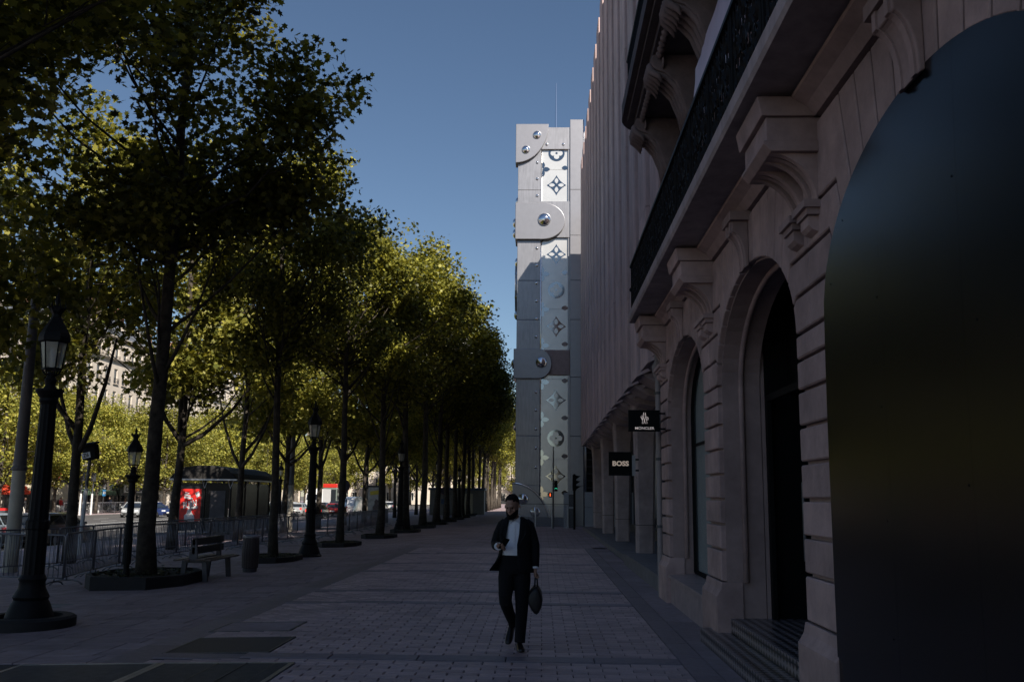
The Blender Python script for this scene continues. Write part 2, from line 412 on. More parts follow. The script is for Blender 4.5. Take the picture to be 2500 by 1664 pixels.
obj('roof', MB().prism([(FX+.1,22.61),(FX+9,22.61),(FX+9,24.8),(FX+3.8,24.8),(FX+1.4,24.0)],'y',YB,YEND), ZINC, sb, world=True)
# inset helper + blocks
def inset(poly, d):
    n = len(poly); A = sum(poly[i][0]*poly[(i+1)%n][1]-poly[(i+1)%n][0]*poly[i][1] for i in range(n))
    if A < 0: poly = poly[::-1]
    P = [Vector(p) for p in poly]; out = []
    for i in range(n):
        e1 = (P[i]-P[i-1]).normalized(); e2 = (P[(i+1)%n]-P[i]).normalized()
        n1 = Vector((-e1.y,e1.x)); n2 = Vector((-e2.y,e2.x)); b = n1+n2; k = max(b.dot(n1), .35)
        out.append(tuple(P[i]+b*(d/k)))
    return out
def block(poly, x0=None, x1=None, gap=.016, m=STONE, nm='stone', bevel=.012):
    x0 = FX-.03 if x0 is None else x0; x1 = FX+.06 if x1 is None else x1
    p = inset(poly, gap); q = inset(poly, gap+bevel); n = len(p)
    mb = MB(); mb.add([(x0,a,b) for a,b in q]+[(x0+bevel,a,b) for a,b in p]+[(x1,a,b) for a,b in p],
        [tuple(range(n))]+[(k,(k+1)%n,n+(k+1)%n,n+k) for k in range(n)]+[(n+k,n+(k+1)%n,2*n+(k+1)%n,2*n+k) for k in range(n)])
    cx = Vector((x0, sum(a for a,b in poly)/n, sum(b for a,b in poly)/n))
    o = obj(nm, mb, m, sb, world=True); return o
zc = [.74,1.12,1.42,1.72,2.02,2.32,2.62,2.88,SP]
piers = []
lims = [YEND] + [v for c in ARC for v in (c+HW,c-HW)] + [YB]
for i in range(0,len(lims)-1,2): piers.append((lims[i+1], lims[i]))
QD = .20
for (a,b) in piers:
    for z0,z1 in zip(zc[:-1],zc[1:]): block([(a,z0),(b,z0),(b,z1),(a,z1)], x1=FX+QD)
    # plinth with cove
    pl = MB().prism([(FX-.10,0),(FX+.22,0),(FX+.22,.74),(FX-.035,.74),(FX-.05,.66),(FX-.085,.60),(FX-.10,.58)],'y',a-.03,b+.03)
    obj('plinth', pl, STONE, sb, world=True, bev=.008)
# voussoirs with hooked joints
for c in ARC[:3]:
    up_c = c+2.315 if c < 14 else YEND; lo_c = c-2.315
    for sgn,lim in ((1,up_c),(-1,lo_c)):
        th = [0,14,27,39,50,60,70,80,90]
        J = []
        for t in th:
            a = R(t); dy = HW*math.cos(a); z = SP+RISE*math.sin(a)
            n = Vector((math.cos(a)/HW, math.sin(a)/RISE)).normalized()
            if t == 0: J.append([(c+sgn*dy,z),(lim,z)])
            elif t < 45:
                e = (dy+n.x*.16, z+n.y*.16); ze = [None,3.42,3.74,4.06][th.index(t)]
                J.append([(c+sgn*dy,z),(c+sgn*(dy+.10),ze),(lim,ze)])
            else:
                k = (4.70-z)/max(n.y,.3); J.append([(c+sgn*dy,z),(c+sgn*min(dy+n.x*k*.55,abs(lim-c)-.02),4.70)])
        for k in range(len(J)-1):
            p,q = J[k],J[k+1]
            arcp = []
            for u in (.33,.66):
                a = R(th[k]+(th[k+1]-th[k])*u); arcp.append((c+sgn*HW*math.cos(a), SP+RISE*math.sin(a)))
            poly = p[::-1]+arcp+q
            if len(p) == 3 and len(q) == 2: poly = p[::-1]+arcp+q+[(lim,4.70)]
            if len(p) == 2 and k == 0: poly = p[::-1]+arcp+q
            block(poly, x1=FX+QD, gap=.017, bevel=.010)
# archivolt moulding inside the reveal
for c in ARC[:2]:
    am = MB(); pts = [(c+HW-.03,0.74)]+[(c+(HW-.03)*math.cos(R(t)), SP+(RISE-.03)*math.sin(R(t))) for t in range(0,181,9)]+[(c-HW+.03,.74)]
    am.tube([(FX+.26,a,b) for a,b in pts], .035, 6); obj('archivolt', am, STONE, sb, world=True, smooth=True)
# frieze, consoles, keystones
obj('frieze', MB().prism([(FX-.05,4.72),(WX,4.72),(WX,4.90),(FX-.22,4.90),(FX-.22,4.86),(FX-.12,4.80)],'y',YB,YEND), STONE, sb, world=True)
def console(yc):
    t = MB().box(FX-.43,WX,yc-.39,yc+.39,4.52,4.715).prism([(FX-.40,4.43),(WX,4.43),(WX,4.518),(FX-.46,4.518),(FX-.46,4.49)],'y',yc-.41,yc+.41).prism([(FX-.47,4.72),(WX,4.72),(WX,4.88),(FX-.50,4.88)],'y',yc-.42,yc+.42)
    o = obj('console', t, STONE, sb, world=True, bev=.006)
    for s in (-1,1):
        y0 = yc+s*.215
        for k in range(3):                                 # fluted scroll
            prof = []
            for j in range(13):
                a = R(90*j/12); prof.append((FX-.40+.36*math.sin(a)+ (.02 if k==1 else 0), 4.43-.40*(1-math.cos(a))))
            prof2 = [(FX+.03,4.43)]
            obj('scroll', MB().prism(prof+prof2,'y',y0-.14+k*.10,y0-.14+k*.10+.062), STONE, o, world=True)
        obj('scroll_core', MB().prism([(FX-.33+.32*math.sin(R(90*j/12)),4.43-.33*(1-math.cos(R(90*j/12)))) for j in range(13)]+[(FX+.02,4.43)],'y',y0-.132,y0+.132), STONE, o, world=True)
        obj('capital', MB().box(FX-.16,FX-.03,y0-.18,y0+.18,3.98,4.04).box(FX-.13,FX-.03,y0-.15,y0+.15,3.93,3.98), STONE, o, world=True)
        obj('drop', MB().prism([(FX-.11,3.925),(FX-.03,3.925),(FX-.03,3.80),(FX-.08,3.82),(FX-.11,3.85)],'y',y0-.11,y0+.11), STONE, o, world=True)
for y in (YEND-.5,12.175,7.55): console(y)
def keystone(yc):
    prof = [(FX-.03,4.14),(FX-.07,4.12)]
    for j in range(11): a = R(90*j/10); prof.append((FX-.07-.13*(1-math.cos(a)), 4.16+.34*math.sin(a)))
    prof += [(FX-.20,4.62),(FX-.03,4.62)]
    o = obj('keystone', MB().prism(prof,'y',yc-.16,yc+.16), STONE, sb, world=True, bev=.01)
    obj('key_block', MB().box(FX-.23,WX,yc-.22,yc+.22,4.62,4.715), STONE, o, world=True)
    ridge = [(p[0]-.014,p[1]) for p in prof[1:-1]]
    for s in (-.10,.10): obj('key_rib', MB().prism(prof[:1]+ridge+prof[-1:],'y',yc+s-.03,yc+s+.03), STONE, o, world=True)
for c in ARC[:3]: keystone(c)
# balcony
bal = obj('balcony', MB().prism([(1.62,4.92),(FX+.3,4.92),(FX+.3,5.08),(1.60,5.08),(1.60,4.96)],'y',YB,YEND+.02), mat('balcony slab',(.46,.36,.35),.8,var=.2,scale=5,stain=.3,stretch=(1,1,.3)), sb, world=True)
def scroll(m, cy, cz, r, turns, s, x, rad=.011):
    pts = []
    for k in range(int(18*turns)):
        a = s*k/18*2*math.pi; q = r*(1-k/(18*turns)*.8); pts.append((x, cy+q*math.cos(a), cz+q*math.sin(a)))
    m.tube(pts, rad, 4)
pan = MB(); x = 0
for cz,ss in ((.17,1),(.43,-1),(.69,1)):
    for cy in (-.37,-.13,.11,.35): scroll(pan, cy, cz, .125, 1.7, ss if cy in (-.37,.11) else -ss, x, .014)
for k in range(9):
    yy = -.46+k*.115; pan.tube([(x,yy,.02),(x+.006,yy+.03,.3),(x,yy-.03,.55),(x,yy,.86)],.009,4)
for k in range(10):
    a = random.uniform(-.45,.45); b = random.uniform(.08,.78)
    pan.add([(x-.006,a-.05,b),(x-.012,a,b-.03),(x-.006,a+.05,b),(x-.012,a,b+.07)],[(0,1,2,3)])
for k in range(46):                                     # leaf ornaments
    a,b = -.45+.9*random.random(), .05+.78*random.random(); r = random.uniform(.03,.06); q = random.uniform(0,6.28)
    pts = [(x+.004,a+r*math.cos(q+u)*e,b+r*math.sin(q+u)*e) for u,e in ((0,1),(.8,.5),(1.6,.9),(2.5,.45),(3.3,1),(4.4,.5),(5.3,.9))]
    pan.add(pts+[(p[0]+.012,p[1],p[2]) for p in pts],[tuple(range(7)),tuple(range(13,6,-1))])
pan.box(-.02,.02,-.55,.55,.0,.03)
pme = pan.mesh('railing_panel', IRON)
post = MB().tube([(0,0,0),(0,0,.86)],.017,6).tube([(0,.075,0),(0,.075,.86)],.017,6).ball((0,.037,.43),.05,8,5).mesh('railing_post', IRON)
y = YEND-.05; off = offset_of(bal)
while y > YB+1.2:
    link('railing_post', post, bal, Vector((1.665,y-.08,5.1))-off)
    link('railing_panel', pme, bal, Vector((1.665,y-.64,5.1))-off); y -= 1.16
obj('handrail', MB().box(1.63,1.70,YB,YEND-.02,5.955,6.0), IRON, bal, world=True)
# second-floor balcony with carved consoles, rounded far end
def bal2_outline(d):                       # plan outline, inset by d
    r = .75; yb = 16.45-d; xf = 1.38+d; pts = [(FX+.3,YB),(xf,YB)]
    for k in range(9):
        a = R(180-90*k/8); pts.append((xf+r+r*math.cos(a), yb-r+r*math.sin(a)))
    pts += [(FX+.3,yb)]; return pts
STONE_SHADE = mat('shade-dark carving',(.24,.175,.165),.85,var=.2,scale=4,bump=.3,stain=.3)  # limestone again; deep shade under the overhang goes into this darker colour
b2 = obj('upper_balcony', MB().prism(bal2_outline(0),'z',8.26,8.50).prism(bal2_outline(.09),'z',8.17,8.258).prism(bal2_outline(.2),'z',8.05,8.168), mat('shade-dark weathered stone',(.13,.10,.098),.85,var=.2,scale=4,bump=.3,stain=.3), sb, world=True)  # slab tone darkened as well: weathering plus the overhang's shade
obj('egg_moulding', (lambda m: [m.ball((FX-.53,15.6-.16*k,8.0),.06,6,5) for k in range(86)] and m)(MB()), STONE_SHADE, b2, world=True, smooth=True)
obj('parapet', MB().prism(bal2_outline(.12),'z',8.51,9.4), IRON, b2, world=True) if False else None
for yc in (15.4,13.1,11.2,8.5):
    o = obj('carved_console', MB().prism([(FX+.1,8.04),(FX-.62,8.04),(FX-.66,7.94),(FX-.6,7.82),(FX-.45,7.76),(FX-.3,7.62),(FX-.2,7.35),(FX-.14,7.1),(FX-.02,6.98),(FX+.1,6.95)],'y',yc-.3,yc+.3), STONE_SHADE, b2, world=True, bev=.02)
    obj('volute', (lambda m: [scroll(m, 0,0,.1,2,1,0,.02)] and m)(MB()), STONE_SHADE, o).location = Vector((FX-.48,yc-.31,7.9))-offset_of(o)
    ac = MB()
    for dy,sp in ((-.2,-.09),(-.1,-.04),(0,0),(.1,.04),(.2,.09)):
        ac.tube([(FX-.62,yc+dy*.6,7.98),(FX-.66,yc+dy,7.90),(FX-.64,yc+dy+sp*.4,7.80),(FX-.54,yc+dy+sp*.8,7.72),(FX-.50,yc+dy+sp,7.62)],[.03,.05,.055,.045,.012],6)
    obj('acanthus', ac, STONE_SHADE, o, world=True, smooth=True)
    for k in range(4): obj('console_flute', MB().tube([(FX-.6,yc-.22+.147*k,7.8),(FX-.42,yc-.22+.147*k,7.74),(FX-.28,yc-.22+.147*k,7.58),(FX-.17,yc-.22+.147*k,7.3),(FX-.12,yc-.22+.147*k,7.05)],.05,6), STONE_SHADE, o, world=True, smooth=True)
obj('upper_rail', MB().tube([(1.50,y,9.35) for y in range(2,16)]+[(1.50,15.75,9.35),(1.7,16.2,9.35),(2.1,16.33,9.35)],.03,6).tube([(1.50,y,8.6) for y in range(2,16)]+[(1.50,15.75,8.6),(1.7,16.2,8.6),(2.1,16.33,8.6)],.02,6), IRON, b2, world=True)
bs = MB()
for k in range(108): bs.cyl((1.50,15.7-k*.13,8.5),(1.50,15.7-k*.13,9.35),.012,n=4)
tag(obj('upper_balusters', bs, IRON, b2, world=True),None,None,kind='stuff')
# black gloss panels closing the near arch
dc = ARC[2]
def arch_poly(y0,y1,z0,inn=0):
    pts = [(y0,z0),(y1,z0)]; n = 24
    for k in range(n+1):
        y = y1+(y0-y1)*k/n; pts.append((y, SP+.02+(RISE)*math.sqrt(max(1-((y-dc)/(HW+.005))**2,0))))
    return pts
def pan_x(z): return FX-.075+.04*(max(z-1.9,0)/2.26)**2        # the sheets lean back slightly towards the crown
def arch_top(y): return SP+.02+RISE*math.sqrt(max(1-((y-dc)/(HW+.005))**2,0))
for a,b in ((dc-HW,dc-.501),(dc-.499,dc+.62),(dc+.622,dc+HW)):
    m = MB(); ny,nz = 20,22; vs_ = []; fs_ = []
    for i in range(ny+1):
        y = a+(b-a)*i/ny
        for j in range(nz+1):
            z = .02+(arch_top(y)-.02)*j/nz; vs_.append((pan_x(z),y,z))
    nv = len(vs_); vs_ += [(x+.02,y,z) for x,y,z in vs_]; c_ = nz+1
    for i in range(ny):
        for j in range(nz):
            k = i*c_+j; fs_.append((k,k+c_,k+c_+1,k+1)); fs_.append((nv+k,nv+k+1,nv+k+c_+1,nv+k+c_))
        fs_.append((i*c_,nv+i*c_,nv+(i+1)*c_,(i+1)*c_)); k = i*c_+nz; fs_.append((k,k+c_,nv+k+c_,nv+k))
    for j in range(nz):
        for k in (j,ny*c_+j): fs_.append((k,k+1,nv+k+1,nv+k))
    o = obj('black_panel', m.add(vs_,fs_), BLACKG, sb, world=True, smooth=35); o['label'] = 'glossy black sheet closing the nearest arch'
for (yy,zz) in ((5.95,.9),(5.95,1.6),(5.95,2.3),(5.95,3.0),(6.9,3.3),(6.6,3.7),(4.8,1.8),(4.6,2.6),(4.8,3.4)):
    obj('screw', MB().dome((pan_x(zz),yy,zz),.007,'x-',8,3), BLACKM, sb, world=True)
# doorway arch: dark lobby, tiled steps
dc2 = ARC[1]
lb = MB().box(FX+.84,FX+.88,dc2-HW-.3,dc2+HW+.3,3.0,4.3).box(FX+2.6,FX+2.65,dc2-HW-.3,dc2+HW+.3,.3,4.3).box(FX+.56,FX+2.6,dc2+HW+.003,dc2+HW+.06,.0,4.25).box(FX+.56,FX+2.6,dc2-HW-.06,dc2-HW-.02,.3,4.25)
obj('lobby', lb.box(FX+.56,FX+2.6,dc2-HW-.06,dc2+HW+.06,4.2,4.245), BLACKM, sb, world=True)
dr = obj('door', MB().box(FX+.55,FX+.60,dc2-HW+.01,dc2+HW-.01,2.9,2.98).box(FX+.55,FX+.60,dc2-HW+.01,dc2-HW+.12,.33,2.9).box(FX+.55,FX+.60,dc2+HW-.12,dc2+HW-.01,.33,2.9).box(FX+.55,FX+.60,dc2-.05,dc2+.05,.33,2.9), BLACKM, sb, world=True)
obj('handle', MB().cyl((FX+.52,dc2+.14,1.1),(FX+.52,dc2+.14,1.9),.018,n=8), DSTEEL, dr, world=True)
def tiles_mat():
    m = bpy.data.materials.new('mosaic tiles'); m.use_nodes = True; N = m.node_tree.nodes; L = m.node_tree.links; p = N['Principled BSDF']
    tc = N.new('ShaderNodeTexCoord'); sx = N.new('ShaderNodeSeparateXYZ'); ad = N.new('ShaderNodeMath'); ad.operation = 'ADD'; cx = N.new('ShaderNodeCombineXYZ'); cx.inputs[2].default_value = .013
    L.new(tc.outputs['Object'], sx.inputs[0]); L.new(sx.outputs[0], ad.inputs[0]); L.new(sx.outputs[2], ad.inputs[1]); L.new(ad.outputs[0], cx.inputs[0]); L.new(sx.outputs[1], cx.inputs[1])
    mp = N.new('ShaderNodeMapping'); mp.inputs['Rotation'].default_value = (0,0,R(45)); L.new(cx.outputs[0], mp.inputs['Vector'])
    ck = N.new('ShaderNodeTexChecker'); ck.inputs['Scale'].default_value = 12.5; ck.inputs['Color1'].default_value = (.02,.018,.02,1); ck.inputs['Color2'].default_value = (.30,.245,.24,1)
    L.new(mp.outputs[0], ck.inputs['Vector']); L.new(ck.outputs['Color'], p.inputs['Base Color']); p.inputs['Roughness'].default_value = .3
    return m
TILE = tiles_mat()
obj('step', MB().box(1.97,FX+.76,dc2-HW-.42,dc2+HW+.42,.0,.16) , TILE, sb, world=True)
obj('step', MB().box(2.26,FX+.9,dc2-HW+.002,dc2+HW-.002,.161,.325), TILE, sb, world=True)
obj('lobby_floor', MB().box(FX+.9,FX+2.6,dc2-HW-.02,dc2+HW+.02,.15,.324), TILE, sb, world=True)
# shop window arch
dc1 = ARC[0]
SILL = mat('pink marble sill', (.40,.30,.29), .35, var=.25, scale=5)
obj('sill', MB().prism([(FX-.02,0),(FX+.75,0),(FX+.75,.50),(FX-.06,.46),(FX-.06,.42),(FX-.02,.42)],'y',dc1-HW+.005,dc1+HW-.005), SILL, sb, world=True)
ap = [(dc1-HW+.02,.505),(dc1+HW-.02,.505)]+[(dc1+(HW-.02)*math.cos(R(t)),SP+(RISE-.02)*math.sin(R(t))) for t in range(0,181,12)]
ws = obj('shop_window', MB().tube([(FX+.42,a,b) for a,b in ap]+[(FX+.42,*ap[0])],.05,4), BLACKM, sb, world=True)
obj('pane', MB().prism(ap,'x',FX+.42,FX+.43), glass('shop glass',(.25,.27,.28),.04,.25), ws, world=True)
obj('blind', MB().prism(ap,'x',FX+.45,FX+.46), mat('grey blind',(.62,.66,.64),.8,var=.08,scale=2), ws, world=True)
obj('mullion', MB().box(FX+.40,FX+.44,dc1-.03,dc1+.03,.51,4.1).box(FX+.40,FX+.44,dc1-HW+.05,dc1+HW-.05,2.6,2.64), BLACKM, ws, world=True)
# rainwater pipe at the building's corner
pp = tag(obj('rainwater_pipe', MB().tube([(FX-.06,YEND+.06,0),(FX-.06,YEND+.06,.5),(FX-.06,YEND+.06,4.0)],.055,10).lathe([(.055,3.9),(.10,4.0),(.11,4.12),(.06,4.2),(.055,4.9)],10,(FX-.06,YEND+.06,0)), mat('painted pipe',(.33,.27,.26),.5,var=.1), smooth=50),'painted cast iron rainwater pipe on the corner beside the shop window','pipe')
for z in (1.2,2.4,3.6): obj('bracket', MB().lathe([(.07,z),(.07,z+.05)],10,(FX-.06,YEND+.06,0)), DSTEEL, pp)

# unseen taller neighbour, added behind the camera to shade the nearest trees
nb = thing('unseen_neighbour_building','unseen tall stone building added behind the viewpoint to shade the nearest trees','building',(FX,-15,0))
nw = MB(); n_b = 8; y0,y1 = -34.0, YB-.02; bs_ = (y1-y0)/n_b
for k in range(7):
    z = .0 if k == 0 else 4.6+(k-1)*3.6; zt = 4.6 if k == 0 else z+3.6
    nw.box(FX,FX+.4,y0,y1,z,z+.7); nw.box(FX,FX+.4,y0,y1,zt-.7,zt)
    for j in range(n_b+1): nw.box(FX,FX+.4,max(y0+j*bs_-1.3,y0),min(y0+j*bs_+1.3,y1),z+.7,zt-.7)
    for j in range(n_b):
        yc = y0+(j+.5)*bs_; wn = obj('window', MB().box(FX+.24,FX+.3,yc-bs_/2+1.3,yc+bs_/2-1.3,z+.7,zt-.7), SASH, nb, world=True); obj('pane', MB().box(FX+.225,FX+.239,yc-bs_/2+1.4,yc-.05,z+.8,zt-.8).box(FX+.225,FX+.239,yc+.05,yc+bs_/2-1.4,z+.8,zt-.8), PANE, wn, world=True)
nw.box(FX+.4,FX+10,y0,y1,0,26.2)
obj('wall', nw, STONE_W, nb, world=True); obj('cornice', MB().prism([(FX-.02,25.6),(FX+.3,25.6),(FX+.3,26.4),(FX-.6,26.4),(FX-.6,26.2)],'y',y0,y1), STONE, nb, world=True)
obj('roof', MB().prism([(FX+.1,26.41),(FX+10,26.41),(FX+10,30),(FX+2.5,30),(FX+.7,29)],'y',y0,y1), ZINC, nb, world=True)
# ------------------------------------------------------------------ ribbed concrete building
cb = thing('ribbed_building','pink-grey concrete building with tall vertical ribs above recessed pillars','building',(2.2,34,0))
CY0, CY1, CT = YEND+.02, 53.4, 20.75
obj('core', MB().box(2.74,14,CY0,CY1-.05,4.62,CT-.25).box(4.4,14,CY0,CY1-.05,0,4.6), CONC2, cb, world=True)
def panel_mesh(w, h, d, slant):
    m = MB(); b = .02
    pts = [(d,0),(b,0),(0,b),(0,w-b),(b,w),(d,w)]
    lo = [(x,y,(slant*(x/d) if slant else 0)) for x,y in pts]; hi = [(x,y,h) for x,y in pts]
    m.loft([lo,hi]); return m.mesh('panel', CONC)
NR = 16; P = (CY1-CY0)/NR; WW = P*.62; NW = P-WW-.03
hs = [4.62,7.4,10.7,14.0,17.3,CT]
wide = {}; narrow = {}
offc = offset_of(cb)
for i in range(NR):
    y = CY0+i*P
    sh = random.uniform(-.5,.5)
    zz = [hs[0]]+[h+sh*(1 if k%2 else -1)+random.uniform(-.3,.3) for k,h in enumerate(hs[1:-1])]+[hs[-1]+random.uniform(-.0,.12)]
    for k in range(5):
        h = zz[k+1]-zz[k]-.012
        o = link('panel', panel_mesh(WW, h, .53, .22 if k==0 else 0), cb, Vector((2.2,y,zz[k]-(.12 if k==0 else 0)))-offc)
        if k == 0: o.scale.z = (h+.12)/h
    zz = [hs[0]]+[h+random.uniform(-.8,.8) for h in hs[1:-1]]+[hs[-1]-.1]
    for k in range(5):
        link('panel', panel_mesh(NW, zz[k+1]-zz[k]-.012, .16, .1 if k==0 else 0), cb, Vector((2.58,y+WW+.015,zz[k]))-offc)
    # dark haunch under each rib
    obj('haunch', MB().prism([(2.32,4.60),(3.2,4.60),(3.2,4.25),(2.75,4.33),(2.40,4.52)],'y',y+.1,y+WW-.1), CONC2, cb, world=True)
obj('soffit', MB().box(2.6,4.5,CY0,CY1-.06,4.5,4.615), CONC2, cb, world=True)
for yc in (20.6,28.0,35.6,43.2,50.6):
    rings = []
    for z,hx,hy in ((.16,.25,.30),(.9,.25,.30),(2.0,.27,.33),(2.7,.28,.35),(3.3,.29,.36),(3.8,.31,.42),(4.2,.35,.52),(4.5,.40,.66)):
        c = .06; xm = 3.02+ (hx-.25)*.3
        hy2 = min(hy, CY1-.1-yc)
        rings.append([(xm-hx+c,yc-hy,z),(xm+hx-c,yc-hy,z),(xm+hx,yc-hy+c,z),(xm+hx,yc+hy2-c,z),(xm+hx-c,yc+hy2,z),(xm-hx+c,yc+hy2,z),(xm-hx,yc+hy2-c,z),(xm-hx,yc-hy+c,z)])
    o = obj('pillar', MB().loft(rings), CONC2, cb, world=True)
    for z in (.95,2.3): obj('joint_groove', MB().box(3.02-.262,3.02+.262,yc-.312,yc+.312,z,z+.018), mat('joint shade',(.10,.085,.08),.9), o, world=True)
sf = obj('shopfront', MB().box(4.28,4.39,CY0,CY1-.1,.16,.5).box(4.28,4.39,CY0,CY1-.1,3.6,4.49), DSTEEL, cb, world=True)
y = CY0
while y < CY1-1.9:
    obj('mullion', MB().box(4.26,4.36,y,y+.06,.5,3.6), DSTEEL, sf, world=True); obj('pane', MB().box(4.31,4.33,y+.06,y+1.8,.5,3.6), PANE, sf, world=True); y += 1.8
PLAT = mat('platform stone',(.20,.18,.185),.7,var=.2,scale=5,stain=.2,bump=.15)
obj('step', MB().box(2.32,4.42,CY0+.12,CY1,-.05,.15), PLAT, cb, world=True, bev=.01)
obj('step', MB().box(2.20,4.41,CY0+.13,25.6,-.04,.29), PLAT, cb, world=True, bev=.01)
# ------------------------------------------------------------------ text helper
def text_mesh(s, size, mt, ext=.004, off=0, space=1.0):
    cu = bpy.data.curves.new('t','FONT'); cu.body = s; cu.size = size; cu.extrude = ext; cu.offset = off; cu.align_x = 'CENTER'; cu.align_y = 'CENTER'; cu.space_character = space; cu.resolution_u = 4
    o = bpy.data.objects.new('t', cu); C.objects.link(o); dg = bpy.context.evaluated_depsgraph_get()
    me = bpy.data.meshes.new_from_object(o.evaluated_get(dg)); bpy.data.objects.remove(o); bpy.data.curves.remove(cu)
    me.materials.clear(); me.materials.append(mt); return me
def text(name, s, size, mt, parent, loc, width=None, rz=0, **k):
    me = text_mesh(s, size, mt, **k)
    o = link(name, me, parent, loc); o.rotation_euler = (R(90),0,rz)
    if width:
        xs = [v.co.x for v in me.vertices]; wd = max(xs)-min(xs); o.scale = (width/wd,1,1)
    return o
LETT = emit('lit white lettering',(.80,.70,.67),.16)
LETG = emit('lit gold lettering',(.75,.60,.48),.16)
# hanging sign of the stone building: black box, white mark and name
sg = thing('hanging_sign','black projecting sign with white emblem over the letters MONCLER','sign',(1.80,16.6,3.06))
obj('panel', MB().box(-.275,.27,-.05,.05,-.185,.185), BLACKM, sg, bev=.006)
k = .54/1190
def lp(*pts): return [((x-1165)*k, -.056, (757-y)*k) for x,y in pts]
em = MB()
for pl in (lp((1075,872),(1138,445),(1168,640),(1200,445),(1267,872),(1195,868),(1166,680),(1137,868),(1075,872)), lp((1138,445),(1120,600),(1200,868)), lp((1200,445),(1218,600),(1137,868)),
           lp((1085,745),(1025,612),(1070,552),(1112,655),(1108,720)), lp((1055,620),(1095,720)), lp((1235,640),(1268,612),(1315,650),(1308,725),(1255,738),(1250,690),(1290,690),(1285,650))): em.tube(pl,.0042,4)
obj('emblem', em, LETT, sg)
text('lettering','MONCLER',.062,LETT,sg,(0.0,-.055,-.135),width=.335,ext=.003,off=.0012)
for z in (.13,-.14): obj('bracket', MB().cyl((.27,0,z),(.385,0,z),.016,n=8).cyl((.37,0,z),(.40,0,z),.045,n=10), IRON, sg)
# square sign on the concrete building
sg = thing('hanging_sign','square black projecting sign reading BOSS beside the concrete pillars','sign',(1.83,22.0,2.5))
obj('panel', MB().box(-.27,.26,-.05,.05,-.27,.27), BLACKM, sg, bev=.006)
text('lettering','BOSS',.15,LETG,sg,(-.005,-.055,0.0),width=.375,ext=.003,off=.006)
obj('mounting_plate', MB().box(.262,.34,-.04,.04,-.27,.20), mat('pale plate',(.42,.40,.39),.5), sg)
obj('bracket', MB().cyl((.34,0,.1),(.42,0,.1),.02,n=8).cyl((.34,0,-.15),(.42,0,-.15),.02,n=8), IRON, sg)

# ------------------------------------------------------------------ trunk-shaped building
ALU = mat('brushed aluminium',(.31,.305,.325),.33,metal=.66,var=.14,scale=2.5,stain=.12,stretch=(4,4,.5),spec=.5)
ALU2 = mat('satin clasp metal',(.285,.28,.30),.33,metal=.66,var=.05,scale=3,spec=.5)
PANL = mat('polished panel',(.64,.625,.605),.26,metal=.6,var=.07,scale=1.2,spec=.5)
MIRR = mat('mirror emblem',(.30,.31,.32),.05,metal=1,var=.05,scale=2)
CHRM = mat('chrome',(.78,.79,.82),.06,metal=1,var=.02)
LEATH = mat('brown leather strap',(.42,.29,.26),.6,var=.12,scale=5,bump=.1)
TY = 57.7
tw = thing('trunk_building','silver tower shaped like a giant travelling trunk with rivets and flower emblems','building',(0,TY,0))
obj('body', MB().box(-1.5,12,TY+.2,92,0,25.0), ALU, tw, world=True)
for z0,z1 in ((0,2.4),(2.41,5.4),(5.41,9.0),(9.01,12.6),(12.61,15.1),(15.11,18.0),(18.01,21.0),(21.01,24.8)):
    obj('corner_sheet', MB().box(-1.58,-.10,TY-.02+.001,TY+.199,z0,z1), ALU, tw, world=True, bev=.02)
    obj('edge_sheet', MB().box(1.74,2.56,TY-.12,TY+.199,z0,z1+ (.9 if z1 > 24 else 0)), ALU2, tw, world=True, bev=.02)
obj('edge_bead', MB().cyl((-.09,TY+.02,0),(-.09,TY+.02,24.6),.05,n=8).cyl((2.6,TY-.02,0),(2.6,TY-.02,25.7),.05,n=8), CHRM, tw, world=True, smooth=True)
obj('jamb', MB().box(1.62,1.735,TY+.0,TY+.19,0,24.8), ALU, tw, world=True)
for z0,z1 in ((0,4.0),(4.01,8.9),(8.91,13.3),(13.31,17.9),(17.91,22.4),(22.41,24.4)):
    obj('emblem_panel', MB().box(-.095,1.615,TY+.12,TY+.198,z0,z1), PANL, tw, world=True, bev=.006)
def petal(a, L, W, cx, cz, y0, y1, r0=0, m=None, nm='petal', par=None):
    pts = []
    for j in range(9): t = j/8; pts.append((r0+L*t, W*math.sin(math.pi*t)**.8))
    for j in range(7,0,-1): t = j/8; pts.append((r0+L*t, -W*math.sin(math.pi*t)**.8))
    q = [(cx+u*math.cos(a)-v*math.sin(a), cz+u*math.sin(a)+v*math.cos(a)) for u,v in pts]
    return obj(nm, MB().prism(q,'y',y0,y1), m, par, world=True)
def disc(cx,cz,r,y0,y1,n=28): return MB().prism([(cx+r*math.cos(2*math.pi*j/n),cz+r*math.sin(2*math.pi*j/n)) for j in range(n)],'y',y0,y1)
ya = TY+.119
for z in (21.37,16.83,12.21,7.61,2.98):
    cx = .88; pts = []; h = .62
    tips = [(h,0),(0,h*1.08),(-h,0),(0,-h*1.08)]
    for a,b in zip(tips, tips[1:]+tips[:1]):
        for j in range(6):
            t = j/6; mx,mz = (a[0]+b[0])/2*.66,(a[1]+b[1])/2*.66
            pts.append((cx+(1-t)**2*a[0]+2*t*(1-t)*mx+t*t*b[0], z+(1-t)**2*a[1]+2*t*(1-t)*mz+t*t*b[1]))
    e = obj('emblem', MB().prism(pts,'y',ya-.02,ya), MIRR, tw, world=True)
    for k in range(4): petal(R(90*k), .38, .115, cx, z, ya-.035, ya-.021, .10, PANL, 'petal', e)
    obj('flower_centre', disc(cx,z,.075,ya-.035,ya-.021), MIRR, e, world=True)
